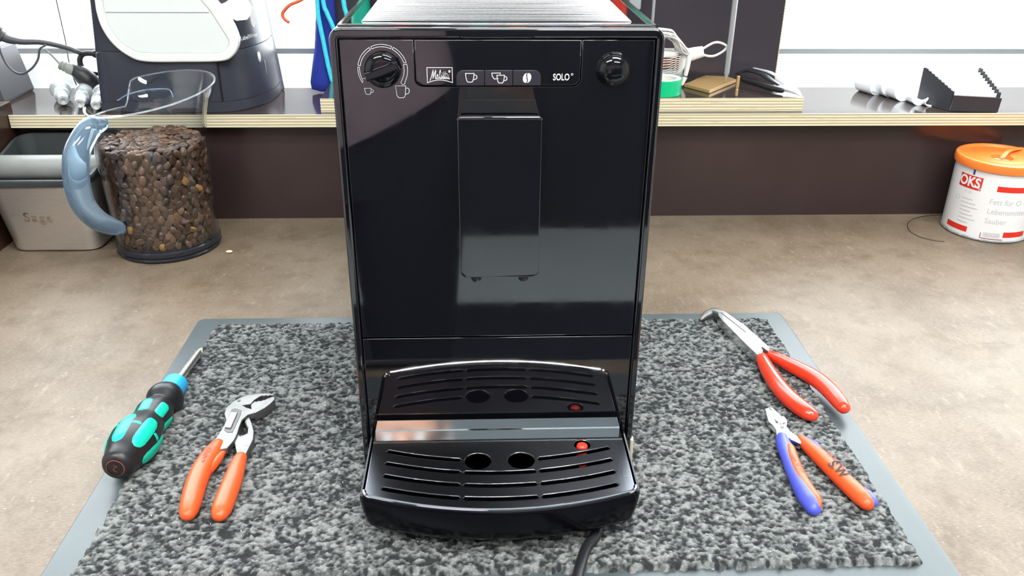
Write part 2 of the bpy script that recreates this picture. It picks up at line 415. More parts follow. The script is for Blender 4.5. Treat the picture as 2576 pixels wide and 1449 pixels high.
tb = thing('tool_board', (.1, .6, .142), 'dark upright tool board on a plywood base behind the coffee machine', 'tool board')
finish('base', box(-.209, .400, .5425, .6740, .1422, .1592), 'shelf_film', tb, 0)
finish('plywood_edge', box(-.209, .400, .5410, .5425, .1422, .1592, .0003), 'plywood_edge', tb)
finish('upright', box(-.212, .4000, .6610, .6735, .1592, .50), 'board_film', tb, 0)
finish('plywood_edge', box(.4000, .4012, .6610, .6735, .1592, .50), 'plywood_edge', tb, 0)
finish('plywood_edge', box(-.2132, -.212, .6610, .6735, .1592, .50), 'gasket_grey', tb, 0)

# ================================================================== FLOOR MAT
mt = thing('door_mat', (0, .06, 0), 'dark grey ribbed door mat with grey rubber border on bench', 'mat')
finish('rubber_border', prism(rrect(-.2985, .3005, -.142, .2575, .006), 0.0003, .0030, .0012), 'rubber_grey', mt)
def fbm(shape, cells, seed, oct=3):
    rs = np.random.RandomState(seed); H, Wd = shape; out = np.zeros(shape); amp = 1
    for o in range(oct):
        cy, cx = int(cells[0]*2**o)+2, int(cells[1]*2**o)+2
        g = rs.rand(cy+1, cx+1); yy = np.linspace(0, cy-1e-3, H); xx = np.linspace(0, cx-1e-3, Wd)
        y0 = yy.astype(int); x0 = xx.astype(int); fy = (yy-y0)[:, None]; fx = (xx-x0)[None]
        fy = fy*fy*(3-2*fy); fx = fx*fx*(3-2*fx)
        v = (g[y0][:, x0]*(1-fx)+g[y0][:, x0+1]*fx)*(1-fy)+(g[y0+1][:, x0]*(1-fx)+g[y0+1][:, x0+1]*fx)*fy
        out += amp*v; amp *= .55
    return out/sum(.55**k for k in range(oct))
def make_pile():
    x0, x1, y0, y1 = -.2800, .2830, -.1060, .2425; st = .00072
    nx = int((x1-x0)/st); ny = int((y1-y0)/st)
    X, Y = np.meshgrid(np.linspace(x0, x1, nx), np.linspace(y0, y1, ny))
    a = fbm((ny, nx), ((y1-y0)/.0026, (x1-x0)/.0036), 3, 2); b = fbm((ny, nx), ((y1-y0)/.0018, (x1-x0)/.0019), 5, 2)
    h = .62*a+.38*b; h = (h-h.min())/(h.max()-h.min()); h = np.clip((h-.5)*1.5+.5, 0, 1)
    big = fbm((ny, nx), (6, 9), 9, 2)
    c = fbm((ny, nx), ((y1-y0)/.0023, (x1-x0)/.0034), 21, 2); yarn = .50*h+.50*c+(big-.5)*.12
    yarn = (yarn-yarn.mean())/yarn.std()*.17+.5
    edge = np.minimum.reduce([X-x0, x1-X, Y-y0, y1-Y]); wob = fbm((ny, nx), (90, 140), 33, 2)*.005
    e = np.clip((edge-wob)/.003, 0, 1)
    Z = .0026+e*(.0030+.0030*h)
    jx = (np.random.rand(ny, nx)-.5)*st*.6; jy = (np.random.rand(ny, nx)-.5)*st*.6
    V = np.stack([X+jx, Y+jy, Z], -1).reshape(-1, 3)
    i = np.arange(ny*nx).reshape(ny, nx); F = np.stack([i[:-1, :-1], i[:-1, 1:], i[1:, 1:], i[1:, :-1]], -1).reshape(-1, 4)
    me = bpy.data.meshes.new('m'); me.vertices.add(len(V)); me.vertices.foreach_set('co', V.ravel())
    me.loops.add(F.size); me.loops.foreach_set('vertex_index', F.ravel().astype(np.int32))
    me.polygons.add(len(F)); me.polygons.foreach_set('loop_start', np.arange(0, F.size, 4, dtype=np.int32))
    me.update(calc_edges=True); me.validate()
    at = me.attributes.new('yarn', 'FLOAT', 'POINT'); at.data.foreach_set('value', np.clip(yarn, 0, 1).ravel().astype(np.float32))
    return me
finish('carpet_pile', make_pile(), 'carpet_pile', mt, 60, kind='stuff')

# ================================================================== COFFEE MACHINE
cm = thing('coffee_machine', (0, .12, .007), 'glossy black bean-to-cup coffee machine standing on the mat', 'coffee machine')
PB = 'piano_black'
body = prism(rrect(-.1, .1, .014, .3305, [.003, .003, .006, .006]), .0046, .345, .003, 3, FRONT)
finish('casing', body, PB, cm)
fr = plate2d([rrect(-.1, .1, .014, .3312, [.003, .003, .007, .007]), rrect(-.0947, .0947, .016, .3250, .0006, 2)], .0036, .0016, FRONT @ Matrix.Translation((0, 0, .0031)))
finish('bezel_frame', fr, PB, cm)
NY = -.0004
def fp(x, z, y=NY): return (x, y, z)
# door with a notch for the control panel
door = [(-.0940, .1232), (.0940, .1232), (.0940, .3243), (.0503, .3243)] + [(x, z) for x, z in arc(.0453, .3017, .0050, 0, -90, 5)] + \
       [(x, z) for x, z in arc(-.0453, .3017, .0050, -90, -180, 5)] + [(-.0503, .3243), (-.0940, .3243)]
dr = finish('door', prism(door, 0, .0044, .0005, 2, FRONT), PB, cm)
ctrl = [(.0497, .3243), (-.0497, .3243)] + arc(-.0451, .3019, .0046, 180, 270, 5) + arc(.0451, .3019, .0046, 270, 360, 5)
cp = finish('control_panel', prism(ctrl, -.0002, .0044, .0005, 2, FRONT), PB, cm)
finish('grounds_drawer', prism([(-.0940, .020), (.0940, .020), (.0940, .1219), (-.0940, .1219)], 0, .0044, .0005, 2, FRONT), PB, cm)
# buttons and their prints
def cup(cx, cz, w, h, hw=.30, lean=.14):
    """outline of a cup with a handle"""
    x0, x1 = cx-w/2, cx+w/2
    c = ('c', [(x0, cz+h/2), (x1, cz+h/2), (x1-w*.06, cz), (x1-w*lean, cz-h*.32), (x1-w*.26, cz-h/2), (x0+w*.26, cz-h/2), (x0+w*lean, cz-h*.32), (x0+w*.06, cz)])
    hd = [(x1-w*.02, cz+h*.30)] + arc(x1+w*hw*.45, cz+h*.08, w*hw*.62, 75, -75, 8, h*.24) + [(x1-w*.10, cz-h*.22)]
    return [c, hd]
bx = [(-.0252, -.0085), (-.0080, .0085), (.0090, .0258)]
for i, (x0, x1) in enumerate(bx):
    rr = [0, 0, .0042 if i == 2 else 0, .0042 if i == 0 else 0]
    bt = finish('button', prism(rrect(x0, x1, .2974, .3066, rr, 5), -.0009, .001, .0003, 2, FRONT), 'button_grey', cm)
    xc = (x0+x1)/2; pf = lambda x, z: (x, -.0011, z)
    if i == 0:
        finish('cup_icon', strokes(cup(xc-.0003, .3022, .0052, .0052), .0005, pf), 'print_white', bt, 0)
    elif i == 1:
        L = [[(xc-.0001, .3018), (xc-.0026, .3018+-.0004), (xc-.0038, .3030), (xc-.0042, .3050), (xc+.0010, .3050), (xc+.0008, .3042)]] + cup(xc+.0012, .3014, .0046, .0046)
        finish('two_cups_icon', strokes(L, .0005, pf), 'print_white', bt, 0)
    else:
        half = []
        for s in (-1, 1):
            e = [(xc+s*.00035+.0022*math.cos(t)*1.0+.0004*math.sin(t), .3021+.0030*math.sin(t)) for t in np.linspace(-PI/2, PI/2, 12)] if s > 0 else \
                [(xc+s*.00035-.0022*math.cos(t)+.0004*math.sin(t), .3021+.0030*math.sin(t)) for t in np.linspace(PI/2, -PI/2, 12)]
            ins = [(xc+s*.00030+.0007*math.sin(-t*2)*.8+.0004*math.sin(t), .3021+.0028*math.sin(t)) for t in np.linspace(PI/2, -PI/2, 10)]
            if s < 0: ins = ins[::-1]
            half.append(e+ins)
        V, F = [], []
        for hpoly in half:
            o = len(V); V += [(x, -.0011, z) for x, z in hpoly]; F.append(tuple(range(o, o+len(hpoly))))
        me = fromdata(V, F); bm = bmesh.new(); bm.from_mesh(me); bmesh.ops.triangulate(bm, faces=bm.faces[:]); bm.to_mesh(me); bm.free()
        finish('bean_icon', me, 'print_white', bt, 0)
# brand lettering in its frame
lf = lambda x, z: (x, -.0006, z)
frm = [('c', [(-.0428, .3082), (-.0277, .3082), (-.0277, .2992)] + [(-.0277-.0151*k/8, .2992+.0016*math.sin(PI*k/8)) for k in range(1, 8)] + [(-.0428, .2992)])]
finish('logo_frame', strokes(frm, .0004, lf), 'print_white', cp, 0)
mel = [[(.3, .3), (.9, 1.5), (1.6, 3.5), (2.0, 4.4), (1.85, 2.6), (1.75, 1.2), (2.4, 2.8), (3.15, 4.3), (2.9, 2.4), (2.95, 1.2), (3.3, 1.1), (3.9, 1.9), (4.15, 2.5), (3.85, 2.65), (3.6, 2.0), (3.65, 1.25), (4.05, 1.0), (4.5, 1.5),
        (5.25, 3.4), (5.4, 4.3), (5.1, 4.1), (4.85, 2.4), (4.9, 1.3), (5.2, 1.05), (5.5, 1.6), (5.8, 2.5), (5.7, 1.5), (5.95, 1.05), (6.3, 1.6), (6.95, 3.7), (6.6, 1.8), (6.75, 1.05), (7.1, 1.5), (7.75, 3.7), (7.4, 1.8), (7.55, 1.05), (7.9, 1.4),
        (8.4, 2.4), (9.0, 2.5), (8.5, 2.5), (8.15, 1.6), (8.4, 1.05), (8.9, 1.7), (9.1, 2.4), (9.0, 1.3), (9.25, 1.0), (9.6, 1.3)], [(6.4, 2.75), (8.5, 3.05)], [(6.05, 3.2), (6.15, 3.35)], ('c', arc(9.55, 3.9, .35, 0, 330, 8))]
def melf(x, y): return lf(-.0428+.0012+x*.00128, .2999+y*.00155)
mel2 = [([(p.x, p.y) for p in spline([(x, y, 0) for x, y in L], 4)] if not isinstance(L, tuple) else L) for L in mel]
finish('brand_lettering', strokes(mel2, .34, melf), 'print_white', cp, 0)
solo = merge(text_mesh('SOLO', .0056, FRONT @ Matrix.Translation((.0382, .3023, -.0006)), .00012, .70), strokes([('c', arc(.0447, .3041, .0006, 0, 330, 8))], .0003, lf))
finish('model_lettering', solo, 'print_white', cp, 0)
# strength dial
kx, kz = -.0692, .3070
KM = Matrix.Translation((kx, 0, kz)) @ Matrix.Rotation(rad(90), 4, 'X')
kn = finish('dial', lathe([(.0109, -.0005), (.0109, .0012), (.0104, .0030), (.0094, .0048), (.0060, .0058), (.0001, .0060)], 40, KM), 'gloss_black', cm, 50)
ca, sa = math.cos(rad(20)), math.sin(rad(20))
def kp(u, v, d): return Vector((kx+u*ca-v*sa, -d, kz+u*sa+v*ca))
loops = []
for d, w, l in ((.002, .0034, .0108), (.0068, .0026, .0104), (.0082, .0012, .0098)):
    loops.append([kp(-l, -w, d), kp(l, -w, d), kp(l, w, d), kp(-l, w, d)])
finish('grip_bar', loft(loops), 'gloss_black', kn)
finish('pointer', fromdata([kp(-.0102, -.0004, .0083), kp(-.0138, 0, .0040), kp(-.0102, .0004, .0083)], [(0, 1, 2)]), 'print_faint', kn, 0)
seg = []
for a0, a1 in ((170, 119), (115, 66), (62, 17)):
    seg.append(('c', arc(kx, kz, .0148, a0, a1, 10)+arc(kx, kz, .0134, a1, a0, 10)))
seg.append(('c', arc(kx, kz, .0148, 174, 212, 9)+arc(kx, kz, .0138, 208, 174, 8)))
seg.append(('c', arc(kx, kz, .0148, 13, -28, 8)+arc(kx+.0117, kz-.0077, .0012, -20, -190, 6)+arc(kx, kz, .0134-.0006, -28, 13, 8)))
finish('scale_print', strokes(seg, .00032, lf), 'print_white', dr, 0)
finish('small_cup_print', strokes(cup(-.0788, .2940, .0040, .0037), .00032, lf), 'print_white', dr, 0)
finish('mug_print', strokes(cup(-.0590, .2937, .0062, .0072, .30, .10), .00032, lf), 'print_white', dr, 0)
# steam/power knob
KM2 = Matrix.Translation((.0698, 0, .3068)) @ Matrix.Rotation(rad(90), 4, 'X')
finish('round_knob', lathe([(.0108, -.0005), (.0106, .0010)] + [(.0102*math.cos(rad(a)), .0012+.0068*math.sin(rad(a))) for a in range(0, 90, 9)] + [(.0001, .0080)], 40, KM2), 'gloss_black', cm, 60)
# coffee spout
sp = finish('spout', prism(rrect(-.0243, .0243, .1873, .2884, [.0040, .0040, .0022, .0022]), -.0400, -.0003, .0006, 3, FRONT), PB, cm)
finish('highlight_bead', tube([(-.0234, -.0388, .2868), (-.0222, -.0389, .2875), (0, -.0389, .2875), (.0222, -.0389, .2875), (.0234, -.0388, .2868)], .0013, 12), PB, sp, 60)  # bead added along the top front edge to catch a highlight
for x in (-.0147, .0153):
    finish('nozzle', lathe([(.0041, .1880), (.0041, .1842), (.0036, .1834), (.0030, .1815), (.0022, .1806), (.0018, .1830)], 18, Matrix.Translation((x, -.030, 0))), 'satin_black', sp)
# cup warmer on top
def rloop(x, y0, y1, z): return [(-x, y0, z), (x, y0, z), (x, y1, z), (-x, y1, z)]
finish('cup_tray', merge(loft([rloop(.0955, .0075, .338, .3300), rloop(.0955, .0075, .338, .3318), rloop(.0935, .0095, .336, .3320), rloop(.0905, .0125, .333, .3285)], True, True)), 'cup_steel', cm, 25)
V, F = [], []
ys = np.arange(.0245, .322, .00042); per = .0064
for j, yv in enumerate(ys):
    z = .3290+.0026*abs(math.sin(PI*(yv-.0245)/per))**1.1
    taper = 1.0
    V += [(-.0845, yv, .3287), (-.0830, yv, z), (.0830, yv, z), (.0845, yv, .3287)]
for j in range(len(ys)-1):
    for k in range(3): F.append((4*j+k, 4*j+k+1, 4*j+5+k, 4*j+4+k))
finish('ribbed_plate', fromdata(V, F), 'cup_steel', cm, 60)
# drip tray
def tray_loop(z, ins, n=26):
    xs = .0927-ins; yb = 0.0; rc = .0065
    front = lambda x: -.0945+2.1*x*x+ins
    out = [(-xs, yb, z), (-xs, front(xs-rc)+rc, z)]
    cxl, cyl = -xs+rc, front(xs-rc)+rc
    out += [(cxl+rc*math.cos(rad(a)), cyl+rc*math.sin(rad(a)), z) for a in (198, 216, 234, 248)]
    for k in range(n+1):
        x = -(xs-rc)+2*(xs-rc)*k/n; out.append((x, front(x), z))
    out += [(-cxl+rc*math.cos(rad(a)), cyl+rc*math.sin(rad(a)), z) for a in (292, 306, 324, 342)]
    out += [(xs, front(xs-rc)+rc, z), (xs, yb, z)]
    return out
dt = finish('drip_tray', loft([tray_loop(.0165, .014), tray_loop(.0170, .010), tray_loop(.0195, .0055), tray_loop(.024, .0030), tray_loop(.034, .0010), tray_loop(.0440, 0), tray_loop(.0466, .0006), tray_loop(.0472, .0018), tray_loop(.0455, .0026), tray_loop(.024, .0036)], True, True), 'tray_black', cm, 35)
outer = [(x, y) for x, y, z in tray_loop(0, .0029)]; outer[0] = (outer[0][0], -.0014); outer[-1] = (outer[-1][0], -.0014)
def slot(x0, x1, y0, w=.0018, n=10):
    c = lambda x: y0+2.06*x*x
    xs = [x0+(x1-x0)*k/n for k in range(n+1)]
    return [(x, c(x)-w) for x in xs]+[(x1+w*.8, c(x1))]+[(x, c(x)+w) for x in xs[::-1]]+[(x0-w*.8, c(x0))]
holes = []
for i, y0 in enumerate((-.0404, -.0538, -.0672, -.0805)):
    holes += [slot(-.0776, -.0280, y0), slot(.0280, .0776, y0)]
    if i: holes.append(slot(-.0232, .0236, y0))
for x in (-.0149, .0151): holes.append([(x+.0091*math.cos(t), -.0405+.0089*math.sin(t)) for t in np.linspace(0, 2*PI, 32, endpoint=False)])
holes.append([(.0595+.0058*math.cos(t), -.0236+.0055*math.sin(t)) for t in np.linspace(0, 2*PI, 24, endpoint=False)])
finish('drip_grille', plate2d([outer]+holes, .0011, .0007, Matrix.Translation((0, 0, .0457))), 'tray_steel', dt, 30)
finish('grille_rim', tube([(x, y, .0471) for x, y in outer[1:-1]], .0012, 8), 'chrome', dt)
finish('level_float', lathe([(.0041, .030), (.0041, .0450), (.0037, .0462), (.0026, .0470), (.0001, .0473)], 20, Matrix.Translation((.0595, -.0236, 0))), 'float_red', dt)
st = .0008
prof = [(-.0034, .0562), (-.0034, .0480)] + [(-.0046+.0012*math.cos(rad(a)), .0480+.0012*math.sin(rad(a))) for a in (-20, -45, -70)] + [(-.0050, .0468), (-.0178, .0468), (-.0178, .0474), (-.0052, .0474), (-.0042, .0480), (-.0041, .0562)]
finish('splash_strip', xf(prism(prof, -.0895, .0892, .0001, 1), Matrix(((0, 0, 1, 0), (1, 0, 0, 0), (0, 1, 0, 0), (0, 0, 0, 1)))), 'chrome', cm, 25)
for x in (-.08, .08):
    for yv in (.03, .235):
        finish('foot', lathe([(.012, .0065), (.012, .0145)], 18, Matrix.Translation((x, yv, 0))), 'satin_black', cm)
finish('side_reflection_strip', box(.0985, .1012, -.002, .004, .014, .034, .0008), 'beige', cm)  # beige strip standing in for a pale reflection on the casing side
# mains lead
cord = spline([(.075, .20, .0105), (.085, .06, .0105), (.078, -.03, .0105), (.0665, -.072, .0105), (.0560, -.090, .0107), (.0470, -.118, .0107), (.0390, -.150, .0060), (.0300, -.1610, .0042), (.0000, -.1640, .0042), (-.08, -.1630, .0042), (-.22, -.1620, .0042), (-.42, -.158, .0042)], 8)
finish('mains_lead', tube(cord, .0037, 14), 'cable_black', cm, 60)
finish('mains_plug', tube([(-.418, -.158, .0115), (-.440, -.158, .0135), (-.462, -.158, .0175)], [.0085, .0130, .0170], 16), 'cable_black', cm, 60)

# ================================================================== KNOCK BOX
kb = thing('knock_box', (-.525, .49, 0), 'brushed steel knock box with black rubber rim and bar beside the pitcher', 'knock box')
def kloop(x0, x1, y0, y1, zf, zb, r=.018):
    L = rrect(x0, x1, y0, y1, r, 5)
    return [(x, y, zf+(zb-zf)*(y-y0)/(y1-y0)) for x, y in L]
shell = [kloop(-.5700, -.4710, .4400, .530, .0012, .0012, .014), kloop(-.5720, -.4690, .4375, .533, .0040, .0040, .016), kloop(-.5850, -.4600, .4290, .5405, .0855, .108, .020),
         kloop(-.5835, -.4615, .4305, .5390, .0855, .108, .0185), kloop(-.572, -.470, .440, .530, .008, .008, .014)]
finish('steel_body', loft(shell), 'brushed_steel', kb, 40)
rim = [kloop(-.5862, -.4588, .4278, .5418, .0845, .107, .021), kloop(-.5866, -.4584, .4274, .5422, .0905, .115, .021), kloop(-.5852, -.4598, .4288, .5408, .0925, .118, .020),
       kloop(-.5810, -.4640, .4325, .5370, .0925, .118, .017), kloop(-.5790, -.4660, .4340, .5350, .080, .098, .016), kloop(-.569, -.473, .443, .527, .012, .012, .012)]
finish('rubber_rim', loft(rim, False, True), 'knock_rubber', kb, 40)
finish('knock_bar', tube([(-.580, .4745, .0935), (-.525, .4745, .0935), (-.464, .4745, .0935)], .0150, 20), 'knock_bar', kb, 50)
t = text_mesh('Sage', .0165, None, .0001, 1.0, 0, 0, 'CENTER', 1.15)
tilt = math.atan2(.0085, .0815)
finish('brand_lettering', xf(t, Matrix.Translation((-.5290, .4324, .0458)) @ Matrix.Rotation(rad(90)+tilt, 4, 'X') @ Matrix.Rotation(rad(-2), 4, 'Z')), 'steel_logo', kb, 0)

# ================================================================== PITCHER OF BEANS
PX, PY = -.392, .459
pt = thing('bean_pitcher', (PX, PY, 0), 'clear plastic pitcher full of coffee beans beside the knock box', 'pitcher')
def prad(z): return .0590+.0045*min(1, max(0, (z-.010)/.14))
def rimz(ph):
    d = ((ph+PI) % (2*PI))-PI; z = .1855+.0125*math.cos(d-rad(35))
    deg = math.degrees(d) % 360
    if 118 < deg < 196:
        k = smooth01((deg-118)/14)*smooth01((196-deg)/26); z -= (z-.158)*k
    return z
def pwall(off, seg=96, rows=30, z0=.0125, extra=0.0):
    loops = []
    for i in range(rows+1):
        L = []
        for k in range(seg):
            ph = 2*PI*k/seg; d = abs(((ph+PI) % (2*PI))-PI); zt = rimz(ph)+extra
            z = z0+(zt-z0)*(i/rows)
            amp = .0160*(1-smooth01((math.degrees(d)-105)/55))
            r = prad(z)+amp*smooth01((z-.148)/.050)**1.1+.0012*math.exp(-((z-.156)/.0012)**2)+off
            L.append((PX+r*math.cos(ph), PY+r*math.sin(ph), z))
        loops.append(L)
    return loops
outl = pwall(0); inl = pwall(-.0022, z0=.0140)
finish('clear_wall', loft(outl+inl[::-1], False, False), 'clear_wall', pt, 60)
finish('rim_bead', tube([Vector(p)+Vector((0, 0, .0002)) for p in outl[-1]], .0009, 8, True), 'clear_rim', pt, 80)
finish('base', lathe([(.0560, .0003), (.0598, .0010), (.0606, .0030), (.0598, .0048), (.0588, .0054), (.0600, .0064), (.0604, .0092), (.0598, .0118), (.0590, .0126), (.0560, .0126)], 64, Matrix.Translation((PX, PY, 0))), 'base_dark', pt, 30)
finish('lid_ridge', tube(spline([(PX+r_*math.cos(rad(a)), PY+r_*math.sin(rad(a)), z_) for a, r_, z_ in ((140, .0600, .168), (125, .0640, .1725), (108, .0660, .1750), (92, .0660, .1755), (84, .0655, .1745), (81, .0640, .170), (80, .0625, .166))], 5), .0007, 6), 'clear_blue', pt, 80)
ha = rad(236)
hp = [(.0600, .1640), (.0665, .1635), (.0775, .1570), (.0930, .1375), (.0995, .1115), (.0985, .0845), (.0880, .0630), (.0730, .0490), (.0625, .0425), (.0605, .0400)]
hp3 = spline([(PX+r*math.cos(ha), PY+r*math.sin(ha), z) for r, z in hp], 6)
finish('handle', tube(hp3, [.0095, .0112, .0125, .0135, .0135, .0130, .0120, .0105, .0080, .0060], 20, up=(math.sin(ha), -math.cos(ha), 0)), 'clear_blue', pt, 80)

def bean_mesh():
    seg, rings = 12, 8; V, F = [], []
    for i in range(rings+1):
        th = PI*i/rings
        for k in range(seg):
            ph = 2*PI*k/seg
            x = .0060*math.cos(th); r = math.sin(th)
            y = .0043*r*math.cos(ph); z = r*math.sin(ph)
            if z > 0: z *= .0030
            else: z *= .0019
            if z < 0 and abs(y) < .0014: z += .0016*(1-abs(y)/.0014)*r
            V.append((x, y, -z))
    for i in range(rings):
        for k in range(seg):
            a = i*seg+k; b = i*seg+(k+1) % seg; F.append((a, b, b+seg, a+seg))
    bm = bmesh.new(); me = fromdata(V, F); bm.from_mesh(me); bmesh.ops.remove_doubles(bm, verts=bm.verts[:], dist=1e-6); bpy.data.meshes.remove(me)
    return frombm(bm)
beans = []
BT = .1275
rng = random.Random(11)
nz = int((BT-.018)/.0068)
for j in range(nz+1):
    z = .0185+j*(BT-.0185)/nz
    r = prad(z)-.0022-.0036
    na = int(r*rad(235)/.0094)
    for k in range(na):
        ph = rad(-212)+rad(235)*(k+.5*(j % 2)+rng.uniform(-.22, .22))/na
        rr = r-rng.uniform(-.0006, .0016)
        nrm = Vector((math.cos(ph), math.sin(ph), 0))
        beans.append((Vector((PX+rr*math.cos(ph), PY+rr*math.sin(ph), z+rng.uniform(-.0012, .0012))), nrm, .55))
gr = .0072
for iy in range(-9, 10):
    for ix in range(-9, 10):
        x = (ix+.5*(iy % 2))*.0082+rng.uniform(-.0014, .0014); yv = iy*gr+rng.uniform(-.0014, .0014)
        if math.hypot(x, yv) < .0545:
            beans.append((Vector((PX+x, PY+yv, BT+.0025+.0035*noise.noise((x*40, yv*40, 3.3))+rng.uniform(-.0008, .0022)-.0000)), Vector((0, 0, 1)), .5))
cpos = Vector((-0.01172, -0.51865, 0.41417))
def rot_for(nrm, spread):
    n_ = (nrm+Vector((rng.gauss(0, 1), rng.gauss(0, 1), rng.gauss(0, 1)))*spread*.42).normalized()
    if rng.random() < .45: n_ = -n_
    t_ = n_.cross(Vector((rng.gauss(0, 1), rng.gauss(0, 1), rng.gauss(0, .45)))).normalized()
    return Matrix((t_, n_.cross(t_), n_)).transposed().to_4x4()
def shown(b):
    p, nrm, s = b; v = (cpos-p); return nrm.dot(v.normalized())/v.length
beans.sort(key=shown, reverse=True)
bm0 = bean_mesh(); variants = []
for M_ in BEAN:
    me = bm0.copy(); me.materials.append(M_)
    me.polygons.foreach_set('use_smooth', [True]*len(me.polygons)); variants.append(me)
def pick(): return rng.choices(range(4), (.42, .42, .145, .015))[0]
rest = bmesh.new()
for i, b in enumerate(beans):
    p, nrm, s = b; Mx = Matrix.Translation(p) @ rot_for(nrm, s) @ Matrix.Diagonal((rng.uniform(.9, 1.12),)*3).to_4x4()
    if i < 300:
        o = bpy.data.objects.new('coffee_bean', variants[pick()]); COL.objects.link(o); o.matrix_world = Mx
        tag(o, 'roasted brown coffee bean inside the clear pitcher', 'coffee bean', 'coffee beans in the pitcher')
    else:
        q = pick(); k0 = len(rest.faces); me = bm0.copy(); me.transform(Mx); rest.from_mesh(me); bpy.data.meshes.remove(me)
        rest.faces.ensure_lookup_table()
        for f in rest.faces[k0:]: f.material_index = q; f.smooth = True
core = lathe([(.0480, .0150), (.0515, .020), (.0525, .120), (.050, .1265), (.0001, .1275)], 40, Matrix.Translation((PX, PY, 0))); k0 = len(rest.faces); rest.from_mesh(core); rest.faces.ensure_lookup_table()
for f in rest.faces[k0:]: f.material_index = 4
me = bpy.data.meshes.new('m'); rest.to_mesh(me); rest.free()
for M_ in BEAN+[K('bean_gap_shade', (.012, .006, .004), .7)]: me.materials.append(M_)  # core coloured near black, painting the shade between the beans
ro = bpy.data.objects.new('coffee_beans', me); COL.objects.link(ro)
tag(ro, 'mass of roasted brown coffee beans filling the clear pitcher', 'coffee beans', 'coffee beans in the pitcher', 'stuff')

# ================================================================== GREASE CAN
CX, CY, CR = .6440, .4905, .0505
can = thing('grease_can', (CX, CY, 0), 'white grease can with orange lid and red label stripes', 'can')
finish('can_body', lathe([(.0480, .0004), (.0500, .0008), (.0512, .0022), (.0505, .0038), (.0505, .0900), (.0498, .0915)], 72, Matrix.Translation((CX, CY, 0))), 'can_white', can, 35)
finish('bottom_seam', lathe([(.0505, .0006), (.0516, .0016), (.0518, .0030), (.0512, .0042)], 72, Matrix.Translation((CX, CY, 0)), False), 'zinc', can, 60)
lid = finish('lid', lathe([(.0508, .0890), (.0530, .0892), (.0534, .0925), (.0532, .0975), (.0522, .0992), (.0490, .0996), (.0475, .0985), (.0462, .0968), (.0300, .0962), (.0260, .0970), (.0180, .0975), (.0130, .0960), (.0120, .0905), (.0001, .0900)], 72, Matrix.Translation((CX, CY, 0))), 'can_orange', can, 30)
finish('pull_strap', tube(spline([(CX-.004, CY-.006, .0975), (CX+.008, CY+.006, .1010), (CX+.024, CY+.020, .1000), (CX+.042, CY+.030, .0985)], 6), .0035, 10, flat=.5), 'can_orange', lid, 60)
def cyl(x, z, off=.0002):                     # label coordinates: x metres along the wall from the point facing the camera
    a = -PI/2+(x/CR)+rad(-34); r = CR+off
    return (CX+r*math.cos(a), CY+r*math.sin(a), z)
def wrap(me, off=.0003):
    for v in me.vertices: v.co = cyl(v.co.x, v.co.y, off)
    return me
def cyl_rect(x0, x1, z0, z1, off=.0002, n=10, slope=0):
    V = []
    for k in range(n+1):
        x = x0+(x1-x0)*k/n; V += [cyl(x, z0, off), cyl(x, z1, off)]
    return fromdata(V, [(2*k, 2*k+2, 2*k+3, 2*k+1) for k in range(n)])
finish('logo_box', cyl_rect(-.0430, -.0125, .0635, .0800, .00025), 'can_red', can, 0)
finish('logo_lettering', wrap(text_mesh('OKS', .0170, Matrix.Translation((-.0285, .0717, 0)), .0006, .86), .0005), 'can_white', can, 0)
finish('logo_mark', wrap(text_mesh('®', .0045, Matrix.Translation((-.0142, .0655, 0))), .0005), 'can_white', can, 0)
finish('red_stripe', cyl_rect(.0050, .0450, .0665, .0735), 'can_red', can, 0)
finish('red_stripe', cyl_rect(-.0480, -.0170, .0080, .0150), 'can_red', can, 0)
finish('red_stripe', cyl_rect(.0250, .0550, .0080, .0150), 'can_red', can, 0)
finish('blue_mark', cyl_rect(-.0265, -.0238, .0815, .0880), 'can_blue', can, 0)
finish('lettering', wrap(text_mesh('1110', .0050, Matrix.Translation((-.0275, .0590, 0)), 0, 1)), 'can_print', can, 0)
for i, s in enumerate(('Fett für O - Ringe', 'Lebensmittel', 'Sauber')):
    finish('lettering', wrap(text_mesh(s, .0100, Matrix.Translation((.0000, .0530-.0125*i, 0)), 0, .9, 0, 0, 'LEFT')), 'can_print', can, 0)
fine = []
for i in range(7): fine.append([(-.0340+.0003*i, .0500-.0050*i), (-.0340+.0155+.004*((i*7) % 3), .0500-.0050*i)])
finish('small_print', strokes([[(a[0]+(b[0]-a[0])*k/6, a[1]) for k in range(7)] for a, b in fine], .0010, lambda x, z: cyl(x, z, .0003)), 'can_print', can, 0)
finish('pictogram', strokes([('c', arc(-.0400, .0490, .0030, 0, 330, 10))], .0006, lambda x, z: cyl(x, z, .0003)), 'can_print', can, 0)
bars = []
xx = .0020; rb = random.Random(3)
while xx < .0210:
    w_ = rb.choice((.0004, .0007, .0011)); bars.append(cyl_rect(xx, xx+w_, .0070, .0130, .0003, 1)); xx += w_+rb.choice((.0004, .0007))
finish('barcode', merge(*bars), 'can_print', can, 0)
finish('barcode_frame', strokes([[(-.0005, .0120), (-.0005, .0050)]+[(-.0005+.026*k/10, .0050) for k in range(11)]], .0008, lambda x, z: cyl(x, z, .0003)), 'can_dark', can, 0)

